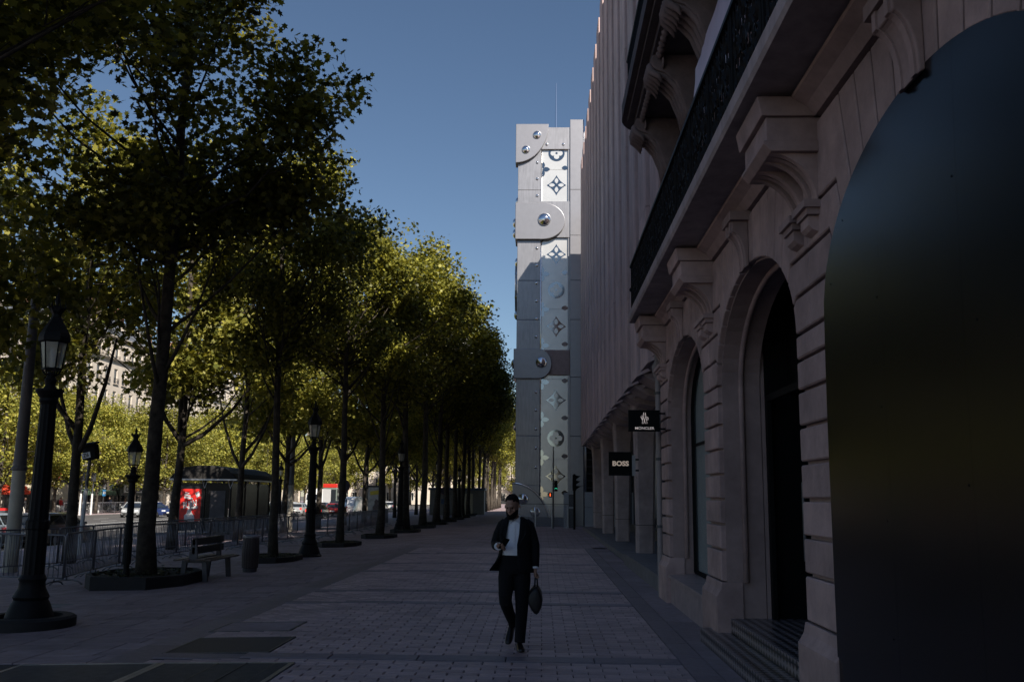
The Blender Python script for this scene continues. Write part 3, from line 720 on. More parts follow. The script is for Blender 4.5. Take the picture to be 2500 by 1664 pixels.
for z in (23.5,14.53,5.28):
    cx = .88; e = obj('emblem', disc(cx,z,.52,ya-.02,ya), MIRR, tw, world=True)
    q = []
    for j in range(48):
        a = 2*math.pi*j/48; r = .22+.17*abs(math.cos(2*a))**.7; q.append((cx+r*math.cos(a),z+r*math.sin(a)))
    obj('quatrefoil', MB().prism(q,'y',ya-.035,ya-.021), PANL, e, world=True)
    obj('flower_centre', disc(cx,z,.07,ya-.05,ya-.036), MIRR, e, world=True)
for z in (22.43,18.15,15.55,13.29,11.0,8.72,6.42,4.1,1.9):
    for k in (0,1,3):
        if k == 0: petal(0, .5, .15, -.06, z, ya-.02, ya, .03, MIRR, 'edge_petal', tw)
        else: petal(R(90*k), .44, .12, .02, z, ya-.02, ya, .05, MIRR, 'edge_petal', tw)
    petal(R(180), .42, .14, 1.66, z+.1, ya-.02, ya, .03, MIRR, 'edge_petal', tw)
# clasps, caps, straps
def ellipse_end(x0,xc,x1,z0,z1):
    zc,h = (z0+z1)/2,(z1-z0)/2
    return [(x0,z0)]+[(xc+(x1-xc)*math.cos(t), zc+h*math.sin(t)) for t in [R(-90+180*j/20) for j in range(21)]]+[(x0,z1)]
def quarter(x0,z0,x1,z1):      # quarter disc with its corner at (x0,z0) and extent to (x1,z1)
    return [(x0,z0)]+[(x0+(x1-x0)*math.cos(t), z0+(z1-z0)*math.sin(t)) for t in [R(90*j/16) for j in range(17)]]
obj('strap', MB().box(-1.6,1.735,TY-.04,TY+.118,17.9,20.25), ALU, tw, world=True)
o = obj('clasp', MB().prism(ellipse_end(-1.72,0.0,1.42,17.72,20.1),'y',TY-.26,TY-.10), ALU2, tw, world=True, bev=.03)
obj('clasp_side', MB().box(-1.72,-1.57,TY-.09,TY+1.6,17.72,20.1), ALU2, o, world=True, bev=.03)
obj('rivet', MB().dome((.12,TY-.26,19.0),.42,'y-'), CHRM, o, world=True, smooth=True)
obj('strap', MB().box(-.4,1.735,TY-.04,TY+.118,9.15,10.72), LEATH, tw, world=True, bev=.03)
o = obj('clasp', MB().prism(ellipse_end(-1.74,-.2,.60,8.9,10.75),'y',TY-.26,TY-.10), ALU2, tw, world=True, bev=.03)
obj('clasp_side', MB().box(-1.74,-1.58,TY-.09,TY+1.6,8.9,10.75), ALU2, o, world=True, bev=.03)
obj('rivet', MB().dome((-.03,TY-.26,9.9),.36,'y-'), CHRM, o, world=True, smooth=True)
o = obj('corner_cap', MB().prism(quarter(-1.74,25.35,.36,22.75),'y',TY-.26,TY-.10), ALU2, tw, world=True, bev=.03)
obj('cap_side', MB().prism([(TY-.09,25.35),(TY+2.0,25.35),(TY+1.6,23.4),(TY+.7,22.75),(TY-.09,22.75)],'x',-1.74,-1.58), ALU2, o, world=True)
for x,z,r in ((-.38,24.6,.27),(-1.08,23.62,.27)): obj('rivet', MB().dome((x,TY-.26,z),r,'y-'), CHRM, o, world=True, smooth=True)
obj('top_band', MB().box(-1.6,1.735,TY-.04,TY+.118,23.72,25.2), ALU, tw, world=True, bev=.02)
o = obj('corner_cap', MB().prism(quarter(-1.74,0.02,.46,2.5),'y',TY-.26,TY-.10), ALU2, tw, world=True, bev=.03)
obj('cap_rim', MB().tube([(-1.74+2.25*math.cos(R(90*j/16)),TY-.22,.02+2.53*math.sin(R(90*j/16))) for j in range(17)],.05,6), CHRM, o, world=True, smooth=True)
for x,z in ((-1.09,1.6),(-.36,.85)): obj('rivet', MB().dome((x,TY-.26,z),.34,'y-'), CHRM, o, world=True, smooth=True)
for z in (21.75,20.63,22.84,17.19,16.08,14.94,13.79,12.67,11.53,8.08,6.97,5.82,4.67,3.51): obj('stud', MB().dome((-.35,TY-.02,z),.10,'y-',10,4), CHRM, tw, world=True, smooth=True)
for x in (.26,1.31): obj('stud', MB().dome((x,TY-.04,24.05),.10,'y-',10,4), CHRM, tw, world=True, smooth=True)
for z in (20.4,19.0,18.3,16.4,15.6,14.2,13.0,9.9,6.0): obj('side_rivet', MB().dome((-1.58 if not 8.9<z<10.8 and not 17.7<z<20.1 else -1.74,TY+.6,z),.3,'x-'), CHRM, tw, world=True, smooth=True)
obj('side_disc', MB().prism([(TY+1.4+1.2*math.cos(2*math.pi*j/28),14.9+1.7*math.sin(2*math.pi*j/28)) for j in range(28)],'x',-1.72,-1.5), ALU2, tw, world=True)
an = obj('antenna', MB().tube([(.88,TY+3,25.0),(.88,TY+3,27.4),(.88,TY+3,29.6)],[.10,.075,.04],8), CHRM, tw, world=True)
obj('antenna_stub', MB().cyl((.6,TY+3,25.0),(.6,TY+3,26.1),.04,n=6), CHRM, an, world=True)
obj('hoarding_base', MB().box(-1.2,1.95,TY-.62,TY-.28,-.02,.55), mat('dark hoarding',(.05,.048,.055),.6,var=.1), tw, world=True)
CLAD = mat('white cladding',(.40,.40,.42),.5,var=.08,scale=2)
o = obj('base_cladding', MB().box(2.62,5.2,TY-.6,TY+.15,0,1.15).box(2.62,5.2,TY-.595,TY+.15,1.17,2.05), CLAD, tw, world=True, bev=.01)
gr = obj('grille', MB().box(2.72,5.2,TY-.05,TY+.16,2.06,5.2), BLACKM, tw, world=True)
for k in range(7): obj('grille_bar', MB().box(2.72,5.2,TY-.09,TY-.051,2.3+k*.42,2.33+k*.42), DSTEEL, gr, world=True)
obj('steel_tube', MB().cyl((2.66,TY-.2,2.06),(2.66,TY-.2,6.5),.06,n=10), STEEL, tw, world=True, smooth=True)
# glass screen with steel posts in front of the tower
GL = glass('clear screen',(.5,.5,.55),.05,.22)
gs = thing('glass_screen','low glass barrier with steel posts at the foot of the silver tower','barrier',(0,54.2,0))
for x in (-1.35,-.32,.62,1.5): obj('post', MB().box(x-.03,x+.03,-.03,.03,0,1.32), STEEL, gs)
for a,b in ((-1.31,-.36),(-.28,.58),(.66,1.46)): obj('pane', MB().box(a,b,-.008,.008,.08,1.26), GL, gs)
obj('top_rail', MB().box(-1.4,1.55,-.025,.025,1.325,1.36), DSTEEL, gs)
cn = thing('utility_cabinet','pale framed cabinet beside the traffic signals at the tower foot','cabinet',(1.55,54.6,0))
obj('casing', MB().box(-.25,.02,-.2,.2,0,2.0).box(.02,.34,-.2,.2,1.9,2.0).box(.02,.34,-.2,.2,1.1,1.2).box(.28,.34,-.2,.2,0,1.1), CLAD, cn); obj('inner_panel', MB().box(.03,.28,-.1,.18,.02,1.09).box(.03,.28,-.1,.18,1.21,1.89), DSTEEL, cn)
# traffic signals
def signal(label, loc, on):
    t = thing('traffic_signal', label, 'traffic light', loc)
    obj('pole', MB().tube([(0,0,0),(0,0,2.3),(0,0,4.55)],[.05,.045,.03],8), DSTEEL, t)
    hd = obj('head', MB().box(.06,.24,-.12,.06,2.05,2.65), BLACKM, t, bev=.01)
    for k in range(3):
        obj('visor', MB().lathe([(.07,0),(.075,.1)],10,(0,0,0)), BLACKM, hd)
        hd.children[-1].location = (.15,-.11,2.15+k*.19); hd.children[-1].rotation_euler = (R(90),0,0)
    obj('lamp', disc(.15,2.16,.075,-.135,-.122,14), emit('green signal',(.05,.85,.45),1.0), hd).location = (0,0,0)
    h2 = obj('pedestrian_head', MB().box(-.26,-.07,-.08,.08,1.72,2.0), BLACKM, t, bev=.01)
    obj('figure', MB().box(-.195,-.145,-.092,-.081,1.78,1.90).ball((-.17,-.087,1.925),.022,8,5), emit('red signal',(1.0,.12,.03),1.2), h2)
    return t
signal('slim traffic signal showing green with a red pedestrian figure before the tower',(.68,53.6,0),0)
t = thing('traffic_signal','black three-lamp traffic signal seen in profile right of the tower foot','traffic light',(1.83,52.6,0))
obj('pole', MB().cyl((0,0,0),(0,0,3.0),.06,n=8), BLACKM, t)
hd = obj('head', MB().box(-.1,.1,-.1,.1,2.1,2.95), BLACKM, t, bev=.015)
for k in range(3): obj('visor', MB().prism([(.1,2.16+k*.28),(.34,2.33+k*.28),(.1,2.36+k*.28)],'y',-.09,.09), BLACKM, hd)
# ------------------------------------------------------------------ trees
BARK = mat('plane bark',(.052,.042,.033),.9,var=.75,scale=5,bump=.5,stain=.3,bscale=25)
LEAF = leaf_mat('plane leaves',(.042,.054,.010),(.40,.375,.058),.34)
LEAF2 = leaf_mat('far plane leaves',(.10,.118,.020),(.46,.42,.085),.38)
def leaf_template(kind):
    if kind == 'lobed':
        ang = [90,62,38,10,-18,-55,-90,-125,198,170,142,118]; rad = [.62,.34,.60,.31,.50,.28,.42,.28,.50,.31,.60,.34]
        return np.array([(r*math.cos(R(a)), r*math.sin(R(a)), -.10*r*abs(math.cos(R(a)))) for a,r in zip(ang,rad)])
    return np.array([(0,-.5,0),(.42,-.12,-.05),(.30,.25,-.03),(0,.55,0),(-.30,.25,-.03),(-.42,-.12,-.05)])
def crown_mesh(name, seed, hw, hl, z0, z1, ncl, nper, size, kind, m, sig=.5, shell=2.6, tips=None):
    rg = np.random.default_rng(seed)
    cs = []; lobes = []
    ph = rg.uniform(0,6.28,6)
    while len(cs) < ncl:
        if len(lobes) >= 24 and rg.uniform() < .84:
            q = lobes[rg.integers(len(lobes))]; e = rg.normal(size=3); e *= rg.uniform(.35,1)/np.linalg.norm(e)
            cs.append((q[0]+e[0]*hw*.36, q[1]+e[1]*hw*.36, q[2]+e[2]*hw*.34)); continue
        d = rg.normal(size=3); d /= np.linalg.norm(d)
        lump = .97+.13*math.sin(3*math.atan2(d[1],d[0])+ph[0])+.10*math.sin(5*d[2]+ph[1]+2*math.atan2(d[1],d[0]))
        r = rg.uniform()**(1/shell)*lump
        if len(lobes) < 24: r = rg.uniform(.60,.86)
        t = d[2]*r
        w = 1.0 if t < .1 else (1-.45*(t-.1))
        c_ = (d[0]*r*hw*w*1.12, d[1]*r*hl*w*1.12, (z0+z1)/2+t*(z1-z0)/2)
        if len(lobes) < 24: lobes.append(c_)
        else: cs.append(c_)
    cs = np.array(cs)
    n = ncl*nper
    cen = np.repeat(cs, nper, axis=0)
    pos = cen + np.clip(rg.normal(size=(n,3)),-1.5,1.5)*np.array([sig,sig,sig*.75])
    nrm = rg.normal(size=(n,3))*.75 + np.array([0,0,.85]) + (cen-cs.mean(0))*np.array([.10,.10,.03])
    nrm /= np.linalg.norm(nrm,axis=1)[:,None]
    a = rg.normal(size=(n,3)); a[:,2] -= .5
    u = a - nrm*(a*nrm).sum(1)[:,None]; u /= np.linalg.norm(u,axis=1)[:,None]
    v = np.cross(nrm,u)
    T = leaf_template(kind); k = len(T)
    s = size*rg.uniform(.65,1.25,size=n)
    P = pos[:,None,:] + s[:,None,None]*(T[None,:,0,None]*v[:,None,:] + T[None,:,1,None]*u[:,None,:] + T[None,:,2,None]*nrm[:,None,:])
    me = bpy.data.meshes.new(name); me.vertices.add(n*k); me.vertices.foreach_set('co', P.reshape(-1).astype(np.float32))
    me.loops.add(n*k); me.loops.foreach_set('vertex_index', np.arange(n*k,dtype=np.int32))
    me.polygons.add(n); me.polygons.foreach_set('loop_start', np.arange(0,n*k,k,dtype=np.int32)); me.polygons.foreach_set('loop_total', np.full(n,k,dtype=np.int32))
    me.materials.append(m); me.update(calc_edges=True); me.validate(); return me, cs
def trunk_mesh(name, seed, h, r, cs, fork=None, nl=22, fl=1.35):
    rg = random.Random(seed); m = MB()
    px,py = 0,0; path = []; rr = []
    for k in range(13):
        t = k/12; path.append((px,py,h*t)); rr.append(r*((fl if k == 0 else 1.08 if k == 1 else 1)*(1-.62*t)))
        px += rg.uniform(-.05,.05)+.012; py += rg.uniform(-.05,.05)
    m.tube(path, rr, 10)
    pick = sorted(range(len(cs)), key=lambda i: rg.random())[:nl]
    for i in pick:
        e = Vector(cs[i]); zb = min(max(e.z-rg.uniform(1.2,3.2), h*.30), h*.92); t = zb/h*12; k = min(int(t),11); b = Vector(path[k]).lerp(Vector(path[k+1]), t-k)
        mid = b.lerp(e,.5)+Vector((rg.uniform(-.2,.2),rg.uniform(-.2,.2),-.25)); r0 = max(.35*rr[k], .03)
        m.tube([b, b.lerp(mid,.5)+Vector((0,0,-.06)), mid, mid.lerp(e,.55)+Vector((rg.uniform(-.15,.15),rg.uniform(-.15,.15),.1)), e],[r0,r0*.8,r0*.62,r0*.4,.010],6)
        for q in range(2):
            d = Vector((rg.uniform(-1,1),rg.uniform(-1,1),rg.uniform(-.2,.8)))*.8; s0 = mid.lerp(e,rg.uniform(.1,.7)); m.tube([s0,s0+d*.55+Vector((0,0,.05)),s0+d],[r0*.3,r0*.2,.006],4)
    if fork:
        for (dx,dy,zb,dz) in fork:
            b = Vector((0,0,zb)); m.tube([b,b+Vector((dx*.35,dy*.35,dz*.22)),b+Vector((dx*.75,dy*.75,dz*.62)),b+Vector((dx,dy,dz))],[r*.55,r*.46,r*.34,r*.18],8)
    return m.mesh(name, BARK, True)
KIND = []
for i,(sd,z0) in enumerate(((11,6.1),(23,5.9),(37,5.6))):
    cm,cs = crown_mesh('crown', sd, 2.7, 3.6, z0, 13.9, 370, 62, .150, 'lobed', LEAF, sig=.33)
    KIND.append((trunk_mesh('trunk', sd, 12.2, .155, cs, nl=34), cm))
MID = []
for i,sd in enumerate((51,67)):
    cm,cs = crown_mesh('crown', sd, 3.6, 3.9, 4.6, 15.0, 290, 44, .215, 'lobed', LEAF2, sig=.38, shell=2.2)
    fk = [(1.9,.5,3.4,2.9),(-1.5,-.6,3.3,3.6),(.5,1.7,4.0,3.4)] if i == 0 else [(2.4,-.3,3.6,2.2),(-1.6,.8,3.9,3.3),(.2,-1.5,4.2,3.0)]
    MID.append((trunk_mesh('trunk', sd, 13, .165, cs, nl=24, fork=fk), cm))
FAR = []
for i,sd in enumerate((81,97)):
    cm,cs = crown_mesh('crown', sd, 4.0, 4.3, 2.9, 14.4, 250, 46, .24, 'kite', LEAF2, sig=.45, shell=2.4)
    fk = [(1.6,.8,2.6,2.6),(-1.4,-.4,2.4,2.8)]
    FAR.append((trunk_mesh('trunk', sd, 11, .19, cs, nl=12, fork=fk), cm))
def tree(kind, x, y, rz, sc, label, group, name='plane_tree', z=None, lean=0, sx=1):
    t = thing(name, label, 'tree', (x,y,gz(x) if z is None else z), rz, group); t.scale = (sc*sx,sc*sx,sc)
    tr = link('trunk', kind[0], t); link('crown', kind[1], t); t.rotation_euler.y = lean
    return t
# nearest row, in stone planters
row1 = [(-9.3,11.6),(-8.2,19.9),(-7.55,27.0),(-7.4,35.2),(-7.1,42.1),(-6.85,48.5)]+[(-6.85,55.4+6.9*k) for k in range(16)]
for i,(x,y) in enumerate(row1):
    lab = ('dark plane tree whose leaves hang in at the left edge, trunk out of frame' if i == 0 else
           '%s plane tree with bare trunk in the near row beside the paved walk' % ORD[i-1] if i < 9 else 'distant plane tree in the near row where trunks crowd together')
    tree(KIND[i % 3], x, y, [0.4,2.2,4.1,1.3,5.2,3.3,.9][i % 7], ([1.06,1.10,.92,.97,1.02,1.12,1.16][i] if i < 7 else random.uniform(1.10,1.22)), lab, 'plane trees in the near row' if i < 9 else 'distant plane trees in the near row', lean=0, sx=([1.25,1.02,.84,.88,1.0,1.05][i] if i < 6 else 1.08))
# second row, behind the barriers
row2 = [(-13.6,12.2),(-13.6,19.8),(-13.6,27.4),(-13.4,34.6),(-13.5,42.4),(-13.5,50.0)]+[(-13.5,57.6+7.6*k) for k in range(14)]
for i,(x,y) in enumerate(row2):
    lab = (['sunlit plane tree above the far left edge, trunk out of frame','sunlit plane tree behind the thick cream-footed mast'][i] if i < 2 else 'plane tree with forked trunk in sunlight, %s behind the barrier row' % ORD[i-2] if i < 8 else 'distant sunlit plane tree behind the barrier row')
    tree(MID[i % 2], x, y, [1.1,4.0,2.2,0.2,5.5][i % 5], random.uniform(.92,1.06), lab, 'plane trees behind the barriers' if i < 8 else 'distant plane trees behind the barriers')
for r,(xr,nm) in enumerate(((-49.5,'by the far kerb'),(-58.5,'in front of the far cafes'))):
    for k in range(18 if r == 0 else 16):
        y = 68+9.2*k+4*r+random.uniform(-1,1)
        tree(FAR[(k+r) % 2], xr+random.uniform(-.5,.5), y, random.uniform(0,6.28), random.uniform(.9,1.15), 'bright green plane tree across the avenue '+nm, 'plane trees across the avenue '+nm)
for k in range(16):      # trees closing the avenue
    tree(FAR[k % 2], -8-5.2*k, 235+random.uniform(-18,22), random.uniform(0,6.28), random.uniform(1.1,1.5), 'far plane tree closing the view down the avenue', 'trees closing the avenue')
# planters
SOIL = mat('soil',(.035,.027,.02),.95,var=.3,scale=20,bump=.4)
PST = mat('planter stone',(.018,.017,.018),.75,var=.2,scale=6,bump=.2)
def hexo(a, b, c): return [(-a*.55,-b),(a*.55,-b),(a,-b*.45),(a,b*.45),(a*.55,b),(-a*.55,b),(-a,b*.45),(-a,-b*.45)] if c else [(a*math.cos(2*math.pi*k/20),b*math.sin(2*math.pi*k/20)) for k in range(20)]
def planter_meshes(a,b,h):
    m = MB(); o = hexo(a,b,1); i = hexo(a-.09,b-.09,1); n = len(o)
    m.add([(*p,-.1) for p in o]+[(*p,h-.015) for p in o]+[(p[0]*.99,p[1]*.99,h) for p in o]+[(*p,h) for p in i]+[(*p,h-.1) for p in i],
        [(r*n+k,r*n+(k+1)%n,(r+1)*n+(k+1)%n,(r+1)*n+k) for r in range(4) for k in range(n)])
    s = MB().prism(hexo(a-.1,b-.1,1),'z',h-.25,h-.06)
    pl = MB(); rg = random.Random(5)
    for k in range(420):
        x,y = rg.uniform(-a+.15,a-.15), rg.uniform(-b+.15,b-.15)
        if abs(x)/a+abs(y)/b > 1.25: continue
        z = h-.05+abs(rg.gauss(0,.055)); q = rg.uniform(0,6.28); e = rg.uniform(.03,.075); u = Vector((math.cos(q),math.sin(q),rg.uniform(-.3,.6))); v = Vector((-math.sin(q),math.cos(q),rg.uniform(-.3,.3)))
        c = Vector((x,y,z)); pl.add([c-u*e,c+v*e*.5,c+u*e,c-v*e*.5],[(0,1,2,3)])
    return m.mesh('rim',PST), s.mesh('soil',SOIL), pl.mesh('ground_plants',leaf_mat('ivy',(.02,.03,.01),(.04,.05,.015),.15))
PM = planter_meshes(1.0,1.35,.25)
for i,(x,y) in enumerate(row1[1:13]):
    t = thing('tree_planter', '%s dark stone planter with low plants around a near-row tree' % ORD[i], 'planter', (x,y,gz(x)), 0, 'stone tree planters'); t.scale = (1,1,1) if i == 0 else (.72,.85,.62)
    link('rim',PM[0],t); link('soil',PM[1],t); o = link('ground_plants',PM[2],t); o['kind'] = 'stuff'
# ------------------------------------------------------------------ lamp posts
LGLASS = glass('lantern glass',(.75,.70,.58),.25,.45)
def lamp_master():
    t = thing('street_lamp','','street lamp')
    obj('base', MB().lathe([(.42,0),(.42,.05),(.37,.09),(.35,.16),(.29,.30),(.25,.36),(.27,.40),(.20,.52),(.19,.60),(.21,.64),(.17,.70)],16), IRON, t, smooth=35)
    sh = MB(); rings = []
    for z,r in ((.68,.165),(1.3,.158),(1.32,.175),(1.42,.175),(1.44,.152),(3.05,.122)):
        rings.append([((r*(1 if k % 2 else .93))*math.cos(2*math.pi*k/24),(r*(1 if k % 2 else .93))*math.sin(2*math.pi*k/24),z) for k in range(24)])
    sh.loft(rings); obj('column', sh, IRON, t)
    obj('capital', MB().lathe([(.12,3.05),(.15,3.10),(.14,3.14),(.20,3.22),(.215,3.24),(.215,3.27),(.10,3.28),(.075,3.34),(.095,3.40),(.06,3.46),(.055,3.52)],16), IRON, t, smooth=35)
    ln = obj('lantern', MB().lathe([(.145,3.545),(.155,3.55),(.155,3.575),(.14,3.575)],6), IRON, t)
    fr = MB()
    for k in range(6):
        a = 2*math.pi*k/6; ca,sa = math.cos(a),math.sin(a)
        fr.cyl((.145*ca,.145*sa,3.56),(.205*ca,.205*sa,3.96),.011,n=4); fr.tube([(.05*ca,.05*sa,3.46),(.11*ca,.11*sa,3.50),(.14*ca,.14*sa,3.55)],.012,4)
    obj('lantern_frame', fr, IRON, ln)
    for k in range(6):
        a,b = 2*math.pi*k/6, 2*math.pi*(k+1)/6; r0,r1 = .143,.202
        obj('pane', MB().add([(r0*math.cos(a),r0*math.sin(a),3.58),(r0*math.cos(b),r0*math.sin(b),3.58),(r1*math.cos(b),r1*math.sin(b),3.95),(r1*math.cos(a),r1*math.sin(a),3.95)],[(0,1,2,3)]), LGLASS, ln)
    obj('bulb', MB().lathe([(.02,3.56),(.03,3.62),(.045,3.75),(.03,3.85),(.01,3.88)],8), WHITE, ln, smooth=True)
    obj('lantern_roof', MB().lathe([(.20,3.94),(.245,3.96),(.245,4.02),(.225,4.08),(.17,4.17),(.12,4.24),(.075,4.32),(.07,4.36),(.10,4.40),(.115,4.45),(.08,4.46),(.06,4.48)],6), IRON, t)
    cr = MB()
    for k in range(6): a = 2*math.pi*k/6; cr.tube([(.09*math.cos(a),.09*math.sin(a),4.42),(.13*math.cos(a),.13*math.sin(a),4.47),(.12*math.cos(a),.12*math.sin(a),4.53)],[.02,.016,.005],5)
    obj('crown', cr, IRON, t); obj('finial', MB().lathe([(.05,4.46),(.02,4.5),(.045,4.56),(.03,4.62),(.012,4.66),(.004,4.74)],8), IRON, t, smooth=True)
    return t
lm0 = lamp_master(); lm0['group'] = 'ornate lamp posts beside the walk'
lm0.location = (-7.03,13.2,gz(-7.03)); lm0['label'] = 'nearest ornate black lamp post on a round plinth at the left edge'
lm0.rotation_euler.z = R(18); lm0.scale = (.88,.88,1)
pl = thing('round_plinth','low round black plinth under the nearest lamp post','plinth',(-7.03,13.2,gz(-7.03)))
obj('rim', MB().lathe([(.60,-.1),(.60,.13),(.56,.16),(.43,.16),(.43,-.1)],24), PST, pl, smooth=35); lm0.location.z += .01
for i,(x,y) in enumerate(((-6.95,28.75),(-7.1,48.0),(-7.0,64.5),(-7.0,81.5),(-7.0,98))):
    copy_tree(lm0, None, (x,y,gz(x)), R(10+7*i), '%s ornate black lamp post along the near tree row' % ORD[i+1])
c = copy_tree(lm0, None, (-8.25,19.0,gz(-8.2)), R(5), 'small slim black lamp post right beside the first planter', sc=.68); c['group'] = 'small lamp'
for ch in c.children:
    if ch.name.startswith('base'): ch.scale = (.42,.42,1)
    if ch.name.startswith('column'): ch.scale = (.72,.72,1)
for i,(x,y) in enumerate(((-19.3,70),(-19.3,92),(-48.4,112),(-48.4,134),(-48.4,90))):
    copy_tree(lm0, None, (x,y,gz(x)), 0, ['black lamp post on the kerb just right of the bus shelter','distant lamp post on the kerb above the parked traffic','lamp post across the avenue beside the blue parking sign','lamp post across the avenue near the dark kiosk','lamp post across the avenue at far left by the red parasol'][i])
# plain masts with pale lower half
MASTP = mat('cream painted mast',(.50,.46,.38),.6,var=.1,scale=3,stain=.2); MASTD = mat('grey mast',(.13,.12,.12),.6,var=.25,scale=2)
def mast(x,y,label):
    t = thing('street_mast', label, 'mast', (x,y,gz(x)), 0, 'plain masts behind the barriers')
    obj('lower_shaft', MB().tube([(0,0,0),(0,0,1.5),(0,0,2.55)],[.18,.17,.16],14), MASTP, t, smooth=50); obj('collar', MB().lathe([(.17,2.55),(.185,2.58),(.185,2.64),(.16,2.68)],14), MASTD, t)
    obj('upper_shaft', MB().tube([(0,0,2.68),(0,0,6.2),(0,0,9.5)],[.155,.12,.08],14), MASTD, t, smooth=50); obj('lamp_arm', MB().tube([(0,0,9.4),(-.6,0,9.9),(-1.4,0,10.0)],.04,6).box(-1.9,-1.4,-.12,.12,9.94,10.04), MASTD, t)
mast(-13.5,24.2,'thick mast with cream lower half behind the nearest lamp post'); mast(-14.0,53.0,'mast with pale lower half just left of the second lamp post'); mast(-14,76,'distant mast with pale foot beside the poster panel'); mast(-14,100,'farthest mast standing among the distant trunks')
# ------------------------------------------------------------------ crowd barriers
BST = mat('barrier steel',(.22,.22,.24),.42,metal=.7,var=.2,scale=12)
def barrier_meshes(L=2.25, h=1.06):
    f = MB(); r = .07; a = L/2
    pts = [(-a,0,.16),(-a,0,h-r)]+[(-a+r-r*math.cos(R(t)),0,h-r+r*math.sin(R(t))) for t in (30,60,90)]+[(a-r+r*math.sin(R(t)),0,h-r+r*math.cos(R(t))) for t in (0,30,60)]+[(a,0,h-r),(a,0,.16)]
    f.tube(pts,.021,6); f.cyl((-a,0,.18),(a,0,.18),.017,n=6)
    b = MB(); n = 19
    for k in range(1,n): x = -a+L*k/n; b.cyl((x,0,.18),(x,0,h-.015),.0085,n=5)
    ft = MB().tube([(0,-.33,.0),(0,-.24,.075),(0,-.12,.105),(0,.12,.105),(0,.24,.075),(0,.33,0)],.018,5).cyl((0,0,.1),(0,0,.2),.02,n=6)
    hk = MB().tube([(0,0,.5),(.05,0,.5),(.06,0,.46)],.01,4).tube([(0,0,.85),(.05,0,.85),(.06,0,.81)],.01,4)
    return f.mesh('frame',BST,True), b.mesh('bars',BST,True), ft.mesh('foot',BST,True), hk.mesh('hook',BST)
BM = barrier_meshes()
def barrier(x0,y0,x1,y1,label,group):
    dx,dy = x1-x0,y1-y0; L = math.hypot(dx,dy); cx,cy = (x0+x1)/2,(y0+y1)/2
    t = thing('crowd_barrier', label, 'barrier', (cx,cy,gz(cx)), math.atan2(dy,dx), group); t.scale = (L/2.28,1,1)
    t.rotation_euler.z += 0
    link('frame',BM[0],t); o = link('bars',BM[1],t); o['kind'] = 'stuff'
    for s in (-1,1): link('foot',BM[2],t,(s*.92,0,0))
    link('hook',BM[3],t,(1.125,0,0))
pts = [(-14.4,20.6),(-12.15,20.2),(-9.9,19.8),(-10.35,22.05),(-10.75,24.3),(-11.0,26.6),(-11.05,28.9),(-10.85,31.2),(-10.65,33.5),(-10.45,35.8),(-10.1,38.1),(-9.75,40.4),(-9.55,42.7),(-9.5,45),(-9.5,47.3),(-9.55,49.6),(-9.6,51.9),(-9.65,54.2),(-9.7,56.5),(-9.75,58.8),(-9.8,61.1)]
for i in range(len(pts)-1):
    lab = ('steel crowd barrier at the left edge of the front line' if i == 0 else 'steel crowd barrier crossed by the nearest lamp post' if i == 1 else '%s steel crowd barrier after the corner in the front line' % ORD[i-2] if i < 12 else 'distant steel crowd barrier in the front line')
    barrier(*pts[i],*pts[i+1],lab,'crowd barriers of the front line' if i < 12 else 'distant front-line barriers')
p2 = [(-15.6,23.0),(-13.5,22.7),(-12.6,24.8),(-12.8,27.1),(-12.9,29.4),(-12.9,31.7),(-12.7,34),(-12.5,36.3),(-12.4,38.6),(-12.3,40.9),(-12.2,43.2),(-12.2,45.5),(-12.2,47.8)]
for i in range(len(p2)-1): barrier(*p2[i],*p2[i+1],'%s crowd barrier from the left in the rear line' % ORD[i],'crowd barriers of the rear line')
# ------------------------------------------------------------------ bench and litter bin
WOOD = mat('dark green bench wood',(.018,.022,.018),.45,var=.3,scale=6,stretch=(1,.2,1)); WOODP = mat('worn bench wood',(.16,.12,.10),.5,var=.25,scale=6,stretch=(1,.2,1)); BIRON = mat('bench frame',(.10,.095,.105),.55,metal=.3,var=.2)
bn = thing('park_bench','double-sided wooden slat bench beside the walk before the litter bin','bench',(-7.3,20.95,gz(-7.3)))
for y in (-.78,.70): obj('leg', MB().prism([(-.30,0),(-.20,0),(-.16,.40),(.16,.40),(.20,0),(.30,0),(.26,.44),(.05,.46),(.035,.92),(-.035,.92),(-.05,.46),(-.26,.44)],'y',y-.04,y+.04), BIRON, bn, bev=.006)
obj('end_panel', MB().prism([(-.10,.46),(.10,.46),(.05,.88),(-.05,.88)],'y',-.90,-.86), BIRON, bn)
for x,z,m in ((.12,.45,WOODP),(.235,.455,WOODP),(.35,.445,WOODP),(-.12,.45,WOODP),(-.235,.455,WOODP),(-.35,.445,WOODP)): obj('seat_slat', MB().box(x-.05,x+.05,-.95,.95,z,z+.035), m, bn, bev=.008)
for z in (.58,.76): obj('back_slat', MB().box(-.035,.035,-.90,.92,z,z+.15), WOOD, bn, bev=.008)
bi = thing('litter_bin','slatted round litter bin standing at the end of the bench','litter bin',(-6.95,22.9,gz(-6.95)))
SL = mat('bin slats',(.07,.052,.05),.6,var=.3,scale=9,stretch=(1,1,.2))
obj('liner', MB().lathe([(.15,.06),(.17,.5),(.16,.80),(.14,.80),(.13,.1)],16), BLACKM, bi)
sm = MB().add([(-.026,-.19,.10),(.026,-.19,.10),(.026,-.205,.45),(-.026,-.205,.45),(.024,-.178,.82),(-.024,-.178,.82),(-.026,-.175,.10),(.026,-.175,.10),(.026,-.19,.45),(-.026,-.19,.45),(.024,-.163,.82),(-.024,-.163,.82)],[(0,1,2,3),(3,2,4,5),(7,6,9,8),(8,9,11,10),(1,7,8,2),(2,8,10,4),(0,3,9,6),(3,5,11,9),(0,6,7,1),(5,4,10,11)]).mesh('slat',SL)
